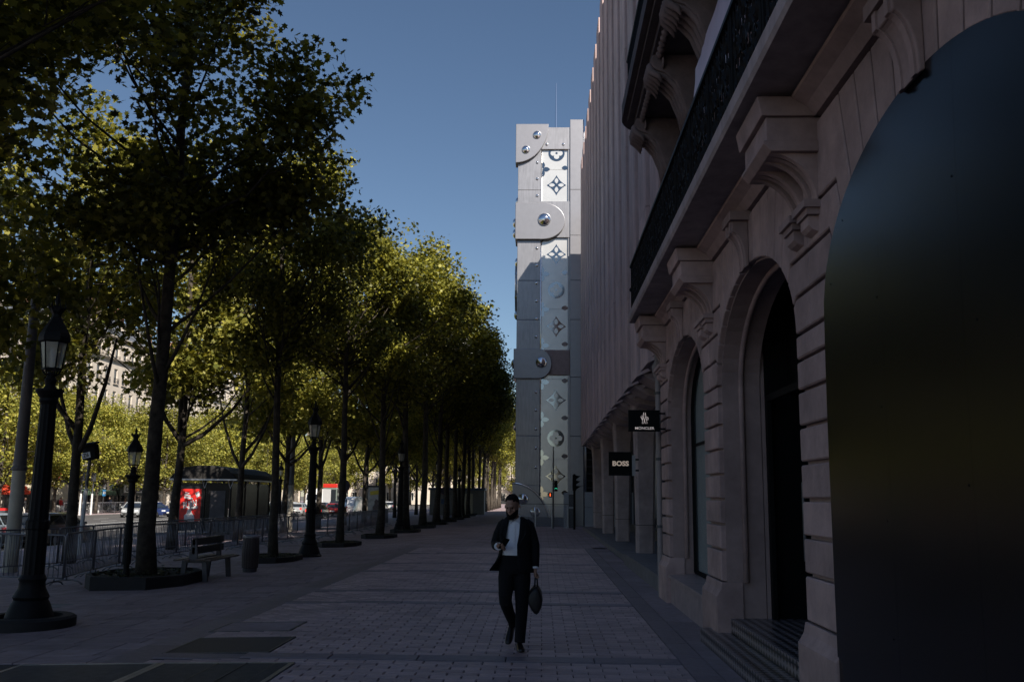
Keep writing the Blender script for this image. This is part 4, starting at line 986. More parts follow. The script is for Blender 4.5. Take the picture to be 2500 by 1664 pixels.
for k in range(20): o = link('slat',sm,bi); o.rotation_euler.z = 2*math.pi*k/20
obj('ring', MB().lathe([(.17,.80),(.195,.80),(.20,.84),(.185,.86),(.165,.84)],20), STEEL, bi); obj('foot', MB().lathe([(.14,0),(.16,.0),(.17,.09),(.14,.09)],16), BIRON, bi)
# ------------------------------------------------------------------ bus shelter
sx,sy = -19.1,50.0; sz = gz(-18)
bsh = thing('bus_shelter','dark glazed shelter with curved roof and a red poster at its end','shelter',(-17.8,53.5,sz)); bsh.scale.z = 1.18
DG = mat('dark shelter metal',(.012,.012,.013),.45,metal=.1,var=.15); ROOFM = mat('shelter roof',(.028,.026,.025),.7,metal=0,var=.2,scale=2,spec=.12)
rp = [(-19.5,2.42),(-16.1,2.42),(-16.05,2.52),(-16.25,2.72),(-16.7,2.95),(-17.4,3.06),(-18.2,3.06),(-18.9,2.95),(-19.35,2.72),(-19.55,2.52)]
obj('roof', MB().prism([(a,b+sz) for a,b in rp],'y',49.6,57.4), ROOFM, bsh, world=True, bev=.03)
obj('eaves_trim', MB().box(-19.58,-16.02,49.54,49.60,2.40+sz,2.47+sz).box(-16.02,-15.97,49.54,57.45,2.40+sz,2.47+sz), STEEL, bsh, world=True)
for x,y in ((-19.2,49.95),(-17.78,49.95),(-16.4,49.95),(-16.4,52.4),(-16.4,54.8),(-16.4,57.1),(-19.2,57.1),(-19.2,53.5)):
    o = obj('post', MB().cyl((x,y,sz),(x,y,2.42+sz),.06,n=8), DG, bsh, world=True)
    obj('strut', MB().tube([(x-.14,y-.07,2.4+sz),(x,y-.07,2.05+sz)],.02,5).tube([(x+.14,y-.07,2.4+sz),(x,y-.07,2.05+sz)],.02,5), STEEL, o, world=True)
DGL = mat('tinted glass',(.010,.010,.011),.25,spec=.15)
for a,b in ((-17.70,-16.48),): obj('pane', MB().box(a,b,49.94,49.96,.15+sz,2.3+sz), DGL, bsh, world=True)
for a,b in ((50.05,52.3),(52.5,54.7),(54.9,57.0)): obj('pane', MB().box(-16.41,-16.39,a,b,.15+sz,2.3+sz), DGL, bsh, world=True)
obj('pane', MB().box(-19.21,-19.19,50.05,57.0,.15+sz,2.3+sz), DGL, bsh, world=True)
obj('notice_board', MB().box(-17.45,-16.65,49.90,49.93,.5+sz,1.95+sz), mat('grey notice',(.08,.075,.08),.5,var=.35,scale=2.5,spec=.2), bsh, world=True)
obj('bench', MB().box(-18.9,-18.4,51,56,.42+sz,.47+sz).box(-18.7,-18.6,51.4,51.5,sz,.42+sz).box(-18.7,-18.6,55.4,55.5,sz,.42+sz), DSTEEL, bsh, world=True)
pst = obj('poster_case', MB().box(-19.1,-17.86,49.88,49.98,.25+sz,2.2+sz), DG, bsh, world=True)
REDP = mat('red poster print',(.55,.02,.015),.35,var=.25,scale=2.2)
obj('poster', MB().box(-19.03,-17.93,49.865,49.879,.55+sz,2.02+sz), REDP, pst, world=True)
WP = mat('white print',(.62,.60,.60),.5,var=.15,scale=9)
o = text('poster_lettering','BURN',.40,WP,pst,Vector((-18.5,49.86,1.33+sz))-offset_of(pst),width=.72,ext=.002,off=.012); o.rotation_euler.y = R(-9)
obj('poster_strokes', MB().obox((-18.66,49.862,1.74+sz),(.34,.004),.07,ry=R(10)).obox((-18.60,49.862,1.62+sz),(.46,.004),.09,ry=R(10)).obox((-18.68,49.862,1.84+sz),(.22,.004),.05,ry=R(10)).obox((-18.12,49.862,1.78+sz),(.20,.004),.22,ry=R(-25)), WP, pst, world=True)
obj('poster_figure', MB().prism([(-18.75,.60+sz),(-18.2,.60+sz),(-18.25,.85+sz),(-18.38,.98+sz),(-18.42,1.12+sz),(-18.62,1.10+sz),(-18.64,.96+sz),(-18.78,.84+sz)],'y',49.858,49.863).prism([(-18.6+.0,1.13+sz),(-18.1,1.15+sz),(-18.05,1.25+sz),(-18.3,1.28+sz),(-18.55,1.22+sz)],'y',49.858,49.863), WP, pst, world=True)
# ------------------------------------------------------------------ buildings across the avenue
WARM = mat('far limestone',(.56,.49,.42),.85,var=.12,scale=.8,stain=.15); SLATE = mat('slate mansard',(.12,.13,.15),.6,var=.15,scale=1)
FZ = gz(-60)
wf = MB().box(-.06,.06,-.62,.62,0,2.3).mesh('window', SASH)
wp = MB().box(.061,.07,-.52,-.05,.12,2.15).box(.061,.07,.05,.52,.12,2.15).mesh('pane', PANE)
wr = MB().box(0,.45,-.95,.95,-.10,-.02).mesh('sill', WARM); rl = MB().box(.40,.43,-.9,.9,.80,.84)
for k in range(15): rl.box(.405,.425,-.9+k*.127,-.888+k*.127,-.02,.80)
rlm = rl.mesh('window_rail', IRON)
def block_building(y0,y1,h,n,label,m,fine,shift):
    b = thing('apartment_building', label, 'building', (-66,(y0+y1)/2,FZ)); Wd = y1-y0; bays = max(int(Wd/2.75),2); fl = [(4.6+k*(h-5.2)/n) for k in range(n)]
    x = -66; bs = Wd/bays
    wl = MB(); hh = (h-5.2)/n
    for k,z in enumerate(fl):
        wl.box(x-.5,x,y0,y1,FZ+z,FZ+z+.45); wl.box(x-.5,x,y0,y1,FZ+z+2.75,FZ+z+hh)
        for j in range(bays+1):
            a = y0+j*bs-(bs/2-.62); c = y0+j*bs+(bs/2-.62); wl.box(x-.5,x,max(a,y0),min(c,y1),FZ+z+.45,FZ+z+2.75)
    wl.box(x-9,x-.5,y0,y1,FZ,FZ+h)
    obj('wall', wl, m, b, world=True)
    gf = MB()
    for j in range(bays//2+1): c = y0+min(j*2*bs,Wd-.6); gf.box(x-.5,x,c,c+.6,FZ,FZ+3.9)
    gf.box(x-.5,x+.05,y0,y1,FZ+3.9,FZ+4.59); obj('ground_floor', gf, m, b, world=True)
    obj('shopfront', MB().box(x-.45,x-.4,y0,y1,FZ+.3,FZ+3.9), PANE, b, world=True)
    off = offset_of(b)
    for k,z in enumerate(fl):
        for j in range(bays):
            yc = y0+(j+.5)*bs; o = link('window', wf, b, Vector((x-.25,yc,FZ+z+.45))-off); link('pane', wp, o)
            if fine: link('sill', wr, o); link('window_rail', rlm, o)
    for z in (4.6,h-3.4,h):
        obj('cornice', MB().prism([(x-.2,FZ+z-.25),(x+.12,FZ+z-.25),(x+.5,FZ+z),(x+.5,FZ+z+.12),(x-.2,FZ+z+.12)],'y',y0,y1), m, b, world=True)
    rf = obj('roof', MB().prism([(x,FZ+h+.12),(x-1.5,FZ+h+3.4),(x-4,FZ+h+4.2),(x-9,FZ+h+4.2),(x-9,FZ+h+.12)],'y',y0,y1), SLATE, b, world=True)
    for j in range(0,bays,2): obj('dormer', MB().box(x-1.6,x-.5,y0+(j+.5)*bs-.6,y0+(j+.5)*bs+.6,FZ+h+.4,FZ+h+2.4), WARM, rf, world=True)
    for j in range(3): obj('chimney', MB().box(x-5,x-3.5,y0+Wd*(j+.5)/3-.9,y0+Wd*(j+.5)/3+.9,FZ+h+3,FZ+h+6.2), mat('chimney brick',(.36,.19,.13),.85), rf, world=True)
block_building(78,104,25,6,'pale stone apartment block at the far left across the avenue',WARM,True,0)
block_building(104.2,127,23.5,6,'stone apartment block behind the nearest lantern across the avenue',mat('far limestone b',(.52,.45,.40),.85,var=.12,scale=.8,stain=.15),True,0)
block_building(127.2,156,26,6,'stone apartment block above the green awning across the avenue',WARM,True,0)
block_building(156.2,196,24.5,6,'apartment block behind the bus shelter across the avenue',mat('far limestone c',(.52,.46,.40),.85,var=.12,scale=.8),False,0)
block_building(196.2,262,26,6,'distant long apartment block down the avenue',WARM,False,0)
b = thing('apartment_building','hazy stone block closing the avenue behind the farthest trunks','building',(-25,262,FZ)); offb = offset_of(b)
obj('wall', MB().box(-65.4,12,262,272,FZ,FZ+20), WARM, b, world=True); obj('roof', MB().prism([(262.0,FZ+20.01),(272,FZ+20.01),(272,FZ+23),(264.5,FZ+23)],'x',-65.4,12), SLATE, b, world=True)
for j in range(24):
    for k in range(5):
        o = link('window', wf, b, Vector((-64+j*3.15,261.95,FZ+1+k*3.7))-offb); o.rotation_euler.z = R(-90); link('pane', wp, o)
# ------------------------------------------------------------------ cafe fronts
RED = mat('red canvas',(.62,.06,.025),.75,var=.12,scale=3); GREENC = mat('green canvas',(.10,.16,.11),.8,var=.15,scale=2); BEIGE = mat('beige canvas',(.52,.46,.36),.8,var=.1,scale=2); NAVY = mat('blue billboard print',(.03,.09,.20),.4,var=.35,scale=.6)
def parasol(x,y,label,m):
    t = thing('parasol', label, 'parasol', (x,y,FZ))
    obj('pole', MB().cyl((0,0,0),(0,0,2.9),.03,n=6), DSTEEL, t); obj('canopy', MB().lathe([(2.0,2.05),(2.02,2.25),(1.0,2.75),(.05,3.05)],8), m, t); obj('base', MB().lathe([(.35,0),(.35,.08),(.05,.1)],10), DSTEEL, t)
parasol(-54.5,93.5,'wide red parasol at the far left cafe, nearest to the frame edge',RED); parasol(-56,99.5,'wide red parasol on the cafe terrace, right of the other one',RED)
def awning(y0,y1,x0,x1,z0,z1,m,label,val=.3,fold=False):
    t = thing('cafe_awning', label, 'awning', ((x0+x1)/2,(y0+y1)/2,FZ))
    if fold:
        ym = (y0+y1)/2; obj('canvas', MB().add([(x0,y0,z0),(x1,y0,z0),(x0,ym,z1),(x1,ym,z1),(x0,y1,z0),(x1,y1,z0)],[(0,1,3,2),(2,3,5,4)]).add([(x1,y0,z0),(x1,ym,z1),(x1,y1,z0),(x1,y1,z0-.9),(x1,y0,z0-.9)],[(0,1,2,3,4)]), m, t, world=True)
        obj('ridge', MB().tube([(x1+.05,y0,z0+.05),(x1+.05,ym,z1+.05),(x1+.05,y1,z0+.05)],.12,5), mat('dark trim',(.05,.05,.045),.7), t, world=True)
    else:
        obj('canvas', MB().add([(x0,y0,z1),(x1,y0,z0),(x1,y1,z0),(x0,y1,z1)],[(0,1,2,3)]), m, t, world=True); obj('valance', MB().box(x1-.02,x1,y0,y1,z0-val,z0-.002), m, t, world=True)
    for y in (y0+.1,y1-.1): obj('post', MB().cyl((x1-.1,y,FZ),(x1-.1,y,z0),.05,n=6), DSTEEL, t, world=True)
awning(93,104,-65.4,-60.5,4.6,5.2,RED,'red scalloped awning above the far left cafe')
awning(96,106,-65.4,-58,2.3,3.4,RED,'long red cafe awning behind the parasols')
awning(105.5,114.5,-64,-56,1.75,3.0,BEIGE,'beige pitched cafe marquee with dark ridge',fold=True)
awning(116,126.5,-65.4,-57,1.9,3.0,GREENC,'green cafe awning above a row of white chairs',.5)
awning(137,152,-65.4,-57,2.0,3.1,BEIGE,'pale striped awning right of the dark kiosk front',.4)
t = thing('billboard','large blue billboard on the facade above the cafes','billboard',(-62,117,FZ)); obj('panel', MB().box(-62.1,-62,108.5,124.5,3.9,7.6), NAVY, t, world=True); obj('frame', MB().box(-62.15,-61.97,108.4,108.5,3.8,7.7).box(-62.15,-61.97,124.5,124.6,3.8,7.7).box(-62.15,-61.97,108.4,124.6,3.7,3.9), DSTEEL, t, world=True)
for y in (110,116,122): obj('strut', MB().box(-65.5,-62.15,y,y+.2,4.2,4.5), DSTEEL, t, world=True)
t = thing('shop_sign','small square red sign with a white letter above the beige marquee','sign',(-56,109,FZ)); obj('panel', MB().box(-56.1,-56,108.6,109.4,3.1,3.95), emit('lit red sign',(.75,.03,.02),.35), t, world=True); obj('bracket', MB().box(-65.5,-56.1,108.95,109.05,3.5,3.6), DSTEEL, t, world=True)
text('letter','Q',.75,WHITE,t,Vector((-55.98,109,3.52))-Vector((-56,109,FZ)),rz=R(90),ext=.01,off=.02)
# dark shop front with white name panel
t = thing('shop_kiosk','dark shop front and canopy with the white name panel CHAMBORD','shop front',(-57,130,FZ))
obj('canopy', MB().prism([(-62,3.2),(-57,2.75),(-56.6,2.2),(-56.6,1.35),(-57,1.35),(-57,2.0),(-62,2.6)],'y',126.6,136), mat('dark canopy',(.03,.04,.036),.5,var=.15), t, world=True)
obj('name_panel', MB().box(-56.6,-56.5,127.6,134.8,1.75,2.75), mat('white sign board',(.60,.60,.58),.5), t, world=True)
text('lettering','CHAMBORD',1.0,BLACKM,t,Vector((-56.48,131.2,2.22))-Vector((-57,130,FZ)),width=6.2,rz=R(90),ext=.01,off=.02)
o = obj('display_frame', MB().box(-60.4,-60.1,126.4,126.9,3.1,6.9).box(-60.4,-60.1,136.2,136.7,3.1,6.9).box(-60.4,-60.1,126.4,136.7,6.7,7.0), BLACKM, t, world=True)
obj('display', MB().box(-60.35,-60.3,126.9,136.2,3.1,6.7), mat('faded display print',(.22,.16,.15),.4,var=.5,scale=.7), o, world=True)
for y in (127,131.4,135.6): obj('post', MB().box(-57,-56.8,y,y+.15,FZ,1.35), BLACKM, t, world=True)
# terrace: chairs, screens, people
ch = thing('terrace_chair','','chair')
obj('seat', MB().box(-.22,.22,-.22,.22,.43,.47), WHITE, ch); obj('backrest', MB().box(-.24,-.20,-.22,.22,.5,.92), WHITE, ch)
for a in (-.2,.2):
    for b in (-.2,.2): obj('leg', MB().cyl((a,b,0),(a*.95,b*.95,.43),.02,n=5), WHITE, ch)
spots2 = [(-51.5-.9*(k % 2),(101+k*1.55)) for k in range(20)]
for k,(x,y) in enumerate(spots2):
    c = ch if k == 0 else copy_tree(ch)
    c.location = (x,y,FZ); c.rotation_euler.z = random.choice((0,3.14,1.5)); c['label'] = 'white terrace chair along the cafe front across the avenue'; c['group'] = 'white terrace chairs'
for i,(a,b) in enumerate(((100,108),(108.2,116),(116.2,124),(124.2,131))):
    t = thing('terrace_screen','%s low terrace screen with white top rail, from the left' % ORD[i],'screen',(-50.6,(a+b)/2,FZ)); obj('top_rail', MB().box(-50.65,-50.58,a,b,1.15+FZ,1.24+FZ), WHITE, t, world=True); obj('pane', MB().box(-50.62,-50.61,a,b,.1+FZ,1.15+FZ), glass('screen glass %d'%i,(.3,.32,.32),.1,.12), t, world=True)
    for y in (a,(a+b)/2,b-.06): obj('post', MB().box(-50.66,-50.57,y,y+.06,FZ,1.15+FZ), WHITE, t, world=True)
def small_person(x,y,top,legs,rz,label,group=None,stride=.14):
    t = thing('person', label, 'person', (x,y,gz(x)), rz, group)
    SK = mat('skin',(.34,.20,.14),.6,var=.05)
    b = MB(); b.tube([(0,0,1.40),(0,-.01,1.50),(0,-.02,1.58),(0,-.02,1.68),(0,-.01,1.76)],[.055,.055,.085,.095,.03],10)
    obj('body', b, SK, t, smooth=True)
    obj('hair', MB().ball((0,.02,1.69),.105,10,6,(.95,1,1)), mat('dark hair',(.02,.015,.012),.6), t, smooth=True)
    c = MB(); c.tube([(0,0,.86),(0,0,1.0),(0,-.01,1.25),(0,0,1.42),(0,0,1.48)],[.16,.165,.19,.18,.07],12,flat=.65)
    for s in (-1,1): c.tube([(s*.19,0,1.42),(s*.25,.02,1.15),(s*.22,-.10,.92),(s*.21,-.14,.84)],[.065,.055,.045,.03],8)
    obj('top', c, top, t, smooth=True)
    l = MB()
    for s in (-1,1): l.tube([(s*.085,0,.92),(s*.10,s*stride*.5,.50),(s*.09,s*stride,.08),(s*.09,s*stride-.12,.03)],[.10,.075,.05,.03],8)
    obj('trousers', l, legs, t, smooth=True)
NAVYC = mat('navy cloth',(.02,.025,.05),.8); REDC = mat('red cloth',(.5,.03,.03),.8); DARKC = mat('dark cloth',(.02,.02,.022),.85); PALEC = mat('pale cloth',(.45,.42,.38),.8); BRNC = mat('brown cloth',(.22,.13,.08),.8)
small_person(-53,104,REDC,DARKC,1.4,'person in a red top standing by the beige marquee'); small_person(-50.2,91.5,DARKC,PALEC,1.6,'person in dark jacket at far left by the red parasol')
small_person(-54,118,NAVYC,DARKC,.3,'person in navy near the green awning'); small_person(-53.5,121.5,BRNC,DARKC,2.,'person in a brown coat under the green awning'); small_person(-54.5,112.5,BRNC,NAVYC,1.,'person in brown seated area behind white posts'); small_person(-52.4,126,BRNC,PALEC,1.2,'person in a tan top walking by the dark shop front')
# parking sign, round sign across the avenue
t = thing('parking_sign','blue and white rectangular street sign under a round white sign across the avenue','sign',(-49,105.5,FZ))
obj('pole', MB().cyl((0,0,0),(0,0,3.4),.04,n=6), DSTEEL, t); obj('plate', MB().box(.05,.08,-.35,.35,1.95,2.65), mat('sign blue',(.03,.22,.50),.4,var=.02), t); obj('white_band', MB().box(.081,.086,-.28,.28,2.17,2.43), WHITE, t); obj('disc', MB().prism([(.32*math.cos(2*math.pi*k/18),3.05+.32*math.sin(2*math.pi*k/18)) for k in range(18)],'x',.05,.08), WHITE, t)
# signal box on a white pole with a pasted label
t = thing('signal_mast','white-footed pole carrying a black box with a pasted white label','signal',(-15.4,31.8,gz(-15.4)))
obj('pole', MB().tube([(-.05,0,0),(.02,0,2.2)],.07,8), WHITE, t); obj('upper_pole', MB().tube([(.02,0,2.2),(.08,0,3.6)],.055,8), DSTEEL, t)
hd = obj('box', MB().obox((.10,-.05,3.42),(.46,.3),.52,ry=R(-8)), BLACKM, t, bev=.03); obj('hood', MB().obox((.10,-.16,3.70),(.5,.4),.06,ry=R(-8),rx=R(12)), BLACKM, t)
obj('label', MB().obox((.02,-.207,3.30),(.29,.004),.19,ry=R(-14)), WHITE, hd); o = text('lettering','Z6',.17,BLACKM,hd,(.02,-.212,3.30),ext=.001,off=.003); o.rotation_euler = (R(90),R(-14),0)
for i,(x,y) in enumerate(((-47.9,98),(-47.9,100.5),(-47.9,86))):
    t = thing('signal_pole','%s pole with white foot on the far kerb' % ['slim grey','slim leaning grey','short grey'][i],'signal',(x,y,FZ)); obj('pole', MB().cyl((0,0,2.2),(.05*i,0,3.9),.07,n=8), DSTEEL, t); obj('foot', MB().cyl((0,0,0),(0,0,2.2),.10,n=8), WHITE, t); obj('head', MB().box(-.18,.18,-.18,.18,3.5,4.4), DSTEEL, t)
# round sign seen from behind, poster panel, site cabin
def round_sign(x,y,z,r,label):
    t = thing('round_sign', label, 'sign', (x,y,gz(x))); obj('pole', MB().cyl((0,0,0),(0,0,z+r*.6),.035,n=6), DSTEEL, t); obj('disc', disc(0,z,r,-.06,-.035,22), mat('sign back',(.035,.03,.05),.6), t); obj('rim', MB().tube([(r*math.cos(2*math.pi*k/22),-.05,z+r*math.sin(2*math.pi*k/22)) for k in range(23)],.018,4), mat('sign rim',(.25,.06,.06),.5), t); obj('plate', MB().box(-.2,.2,-.06,-.035,z-1.15,z-.7), mat('blue plate',(.04,.07,.13),.5), t)
round_sign(-10.9,52.5,2.45,.33,'round dark traffic sign on a pole under the third lantern'); round_sign(-8.6,84,2.35,.30,'small round traffic sign far along the tree row')
t = thing('poster_panel','freestanding poster panel with yellow heading behind the barriers','poster panel',(-14.6,83.5,gz(-14.6)))
obj('frame', MB().box(-.95,.95,-.12,.12,.3,2.9).box(-.4,.4,-.1,.1,0,.3), DG, t, bev=.03); obj('poster', MB().box(-.8,.8,-.135,-.121,.5,2.75), mat('pale poster print',(.42,.38,.33),.4,var=.5,scale=1.6), t); obj('heading', MB().obox((.1,-.14,2.3),(1.0,.006),.35,ry=R(-8)), mat('yellow print',(.65,.48,.05),.5), t); obj('poster_figure', MB().prism([(-.1,.6),(.55,.6),(.5,1.1),(.3,1.3),(.35,1.6),(.15,1.75),(.0,1.55),(.02,1.3),(-.15,1.05)],'y',-.142,-.137), mat('dark print',(.12,.08,.07),.5,var=.3), t)
t = thing('site_cabin','pale site cabin with blue roof edge among the distant trunks','cabin',(-8.6,97,gz(-8.6)))
obj('walls', (lambda m: [m.box(-2.6+.5*k,-2.12+.5*k,-1.2,-1.16+.02*(k%2),0,2.5) for k in range(11)] and m.box(-2.58,2.86,-1.15,1.2,0,2.5))(MB()), mat('cabin cladding',(.16,.15,.13),.7,var=.15,scale=2), t); obj('roof', MB().box(-2.75,3.0,-1.35,1.35,2.5,2.72), mat('blue cabin roof',(.05,.08,.13),.5), t); obj('door', MB().box(.9,1.75,-1.22,-1.19,.05,2.15), mat('cabin door',(.40,.35,.24),.6), t)
# ------------------------------------------------------------------ vehicles
CGL = mat('car glass',(.015,.018,.022),.05,var=.02,spec=.7); TYRE = mat('tyre',(.012,.012,.012),.8); RIM = mat('wheel rim',(.35,.35,.37),.35,metal=.8)
TAIL = emit('tail light',(.85,.03,.015),.5); HEADL = mat('head lamp',(.75,.77,.8),.1,metal=.3); PLATE = mat('number plate',(.65,.65,.6),.5)
def car(name, x, y, rz, paint, label, L=4.3, Wd=1.78, H=1.48, cab=(-1.55,1.0), est=.25, group=None, brake=False):
    t = thing(name, label, 'car', (x,y,gz(x)), rz, group); h = L/2; w = Wd/2      # front at -Y
    rings = []
    for s,zl,zs,ww in ((-h,.34,.58,.72),(-h+.12,.24,.70,.88),(-h+.5,.2,.80,.97),(-h+1.1,.2,.92,1.0),(0,.18,.96,1.0),(h-1.0,.2,.98,1.0),(h-.35,.22,.99,.97),(h-.08,.28,.93,.90),(h,.36,.85,.82)):
        q = w*ww; rings.append([(-q*.9,s,zl),(q*.9,s,zl),(q,s,zl+.12),(q,s,zs-.18),(q*.93,s,zs),(-q*.93,s,zs),(-q,s,zs-.18),(-q,s,zl+.12)])
    obj('body', MB().loft(rings), paint, t, smooth=40)
    y0,y1 = -h+1.05, h-.30; a,b = y0+.95, y1-est-.15
    def ring(z,p,q,ww): return [(-ww,p,z),(ww,p,z),(ww*1.02,(p+q)/2,z),(ww,q,z),(-ww,q,z),(-ww*1.02,(p+q)/2,z)]
    obj('windows', MB().loft([ring(.93,y0,y1,w*.92),ring(H-.10,a,b,w*.74)]), CGL, t, smooth=30)
    obj('roof', MB().loft([ring(H-.11,a-.06,b+.06,w*.76),ring(H-.03,a+.05,b-.02,w*.72),ring(H,a+.3,b-.25,w*.5)]), paint, t, smooth=40)
    pl = MB()
    for sx in (-1,1):
        for (p,q) in ((y0,a),(y1,b),((y0+y1)/2+.1,(a+b)/2+.05)): pl.tube([(sx*w*.925,p,.94),(sx*w*.75,q,H-.10)],.035,5)
    obj('pillars', pl, paint, t)
    for sx in (-1,1):
        for sy in (-h+.78,h-.80):
            wh = obj('wheel', MB().tube([(sx*(w-.20),sy,.31),(sx*(w+.005),sy,.31)],.31,18), TYRE, t); obj('rim', MB().tube([(sx*(w-.05),sy,.31),(sx*(w+.012),sy,.31)],.19,12), RIM, wh)
        obj('headlight', MB().obox((sx*w*.66,-h+.09,.66),(.36,.12),.13,rz=sx*.35), HEADL, t); obj('tail_light', MB().obox((sx*w*.80,h-.05,.80),(.22,.10),.22), TAIL, t); obj('mirror', MB().obox((sx*(w+.08),y0+.35,1.0),(.16,.12),.12), paint, t)
    obj('number_plate', MB().box(-.26,.26,h,h+.012,.56,.67).box(-.26,.26,-h-.012,-h,.42,.53), PLATE, t); obj('bumper', MB().box(-w*.8,w*.8,h-.03,h+.008,.36,.5).box(-w*.7,w*.7,-h-.008,-h+.04,.34,.40), BLACKM, t)
    return t
def paint(n,c,r=.28): return mat('paint '+n,c,r,metal=.25,var=.03,coat=.6)
BK = paint('black',(.012,.012,.014)); SV = paint('silver',(.40,.41,.42)); BL = paint('blue',(.02,.035,.12)); WH = paint('white',(.62,.62,.62)); GY = paint('grey',(.12,.125,.13)); RD = paint('dark red',(.30,.02,.02)); PB = paint('pale blue',(.30,.36,.42))
PI = math.pi
car('parked_car',-20.6-1.3,42.5,PI,paint('dark silver',(.17,.165,.16)),'dark silver estate car seen from behind at left beyond the barriers',L=4.6,est=.12)
t = car('police_car',-23.6,40.5,PI,PB,'pale car with a red and blue roof light bar at the left edge'); obj('light_bar', MB().box(-.55,.55,-.25,.0,1.48,1.56), DSTEEL, t); obj('red_beacon', MB().box(-.55,-.05,-.24,-.01,1.561,1.66), mat('red beacon',(.5,.02,.02),.2), t); obj('blue_beacon', MB().box(.05,.55,-.24,-.01,1.561,1.66), mat('blue beacon',(.02,.05,.4),.2), t)
car('car',-40.3,93.5,.25,SV,'silver car facing the camera on the far side of the avenue',H=1.5); car('car',-38.5,94.2,1.1,BL,'dark blue hatchback beside the silver car across the avenue',L=4.1)
q = [(-22.8,78,BK,'black car braking just right of the bus shelter'),(-24.6,90,GY,'tall dark car with red brake lights in the queue',),(-23.0,98,BK,'dark saloon behind the second lamp post in the queue'),(-26.8,97,BK,'dark car in the queue beside the tall one'),(-27.5,108,SV,'silver car in the middle of the traffic queue'),(-23.2,108,RD,'dark red car in the traffic queue'),(-30.5,116,WH,'white car in the traffic queue'),(-24.0,120,GY,'grey car far along the traffic queue'),(-28.0,122,BK,'black car far along the traffic queue'),(-22.2,132,WH,'white car in the kerb lane near the poster panel'),(-26.4,136,SV,'silver car farther up the queue'),(-23,146,WH,'white car far away by the kerb'),(-30,140,BK,'black car far away on the avenue')]
for i,c in enumerate(q):
    car('car',c[0],c[1],PI+random.uniform(-.04,.04),c[2],c[3],H=1.78 if i == 1 else random.uniform(1.42,1.55),L=random.uniform(4.1,4.7),group='cars queueing on the avenue')
t = thing('van','white van far along the kerb lane behind the trunks','van',(-19.5-3,112,gz(-23))); obj('body', MB().loft([[(-.95,s,.3),(.95,s,.3),(.95,s,z),(.85,s,z+.15),(-.85,s,z+.15),(-.95,s,z)] for s,z in ((-2.7,.9),(-2.0,1.1),(-1.5,1.85),(-1.0,2.0),(2.6,2.05),(2.7,1.9))]), WH, t, smooth=35); obj('rear_window', MB().box(-.8,.8,2.70,2.72,1.2,1.8), CGL, t)
for sx in (-1,1):
    obj('tail_light', MB().box(sx*.9-.06,sx*.9+.06,2.70,2.73,.8,1.2), TAIL, t)
    for sy in (-1.8,1.7): obj('wheel', MB().tube([(sx*.75,sy,.34),(sx*.97,sy,.34)],.34,14), TYRE, t)
t = thing('delivery_truck','white box truck standing in the traffic queue','truck',(-37,158,gz(-37)))
obj('cargo_box', MB().box(-1.25,1.25,-2.6,3.4,.9,3.3), WHITE, t, bev=.03); obj('cab', MB().loft([[(-1.1,s,.5),(1.1,s,.5),(1.1,s,z),(-1.1,s,z)] for s,z in ((-4.6,1.3),(-4.4,1.5),(-4.0,2.5),(-2.7,2.6))]), WH, t); obj('windscreen', MB().prism([(-4.46,1.55),(-4.05,2.42),(-4.03,2.42),(-4.44,1.55)],'x',-1.0,1.0), CGL, t); obj('chassis', MB().box(-.5,.5,-4.2,3.3,.5,.89), DSTEEL, t)
for sx in (-1,1):
    for sy in (-3.6,1.6): obj('wheel', MB().tube([(sx*.85,sy,.48),(sx*1.2,sy,.48)],.48,14), TYRE, t)
t = thing('double_decker_bus','double-decker coach with red top deck far along the avenue','bus',(-37.2,172,gz(-37)))
obj('body', MB().box(-1.25,1.25,-5,5,.35,3.6), paint('bus green',(.16,.19,.17)), t, bev=.08); obj('top_deck', MB().box(-1.25,1.25,-5,5,3.61,4.3), paint('bus red',(.55,.03,.02)), t, bev=.08); obj('windscreen', MB().box(-1.1,1.1,-5.03,-5.005,1.3,3.3), CGL, t); obj('side_window', MB().box(1.255,1.27,-4.6,4.6,1.5,2.3).box(1.255,1.27,-4.6,4.6,2.7,3.4), CGL, t)
for sx in (-1,1):
    obj('headlight', MB().box(sx*.9-.15,sx*.9+.15,-5.03,-5.004,.7,.9), HEADL, t)
    for sy in (-3.2,3.0): obj('wheel', MB().tube([(sx*1.0,sy,.48),(sx*1.27,sy,.48)],.48,14), TYRE, t)
# ------------------------------------------------------------------ pink drape behind the railing
PINK = mat('pink satin',(.62,.42,.44),.38,var=.12,scale=3,spec=.6,stretch=(1,1,.4))
m = MB(); rings = []
for k in range(40):
    y = 11.25-k*.17; u = k/39
    zt = 6.35+.62*min(1,(k/5))**.7+.25*u; zb = 5.2; zc,hz = (zt+zb)/2,(zt-zb)/2; ring = []
    for j in range(28):
        a = 2*math.pi*j/28; rip = 1+.10*math.sin(9*a+2.2*k*.35)+.05*math.sin(17*a+k*.8); fade = max(0,1-k/14)
        ring.append((1.93+(.17*min(1,.25+k/6))*math.cos(a)*(1+(rip-1)*(.4+1.6*fade)), y+.05*math.sin(5*a)*fade, zc+hz*math.sin(a)))
    rings.append(ring)
m.loft(rings); tag(obj('drape', m, PINK, smooth=True),'pale pink satin drape billowing behind the iron balcony railing','drape')
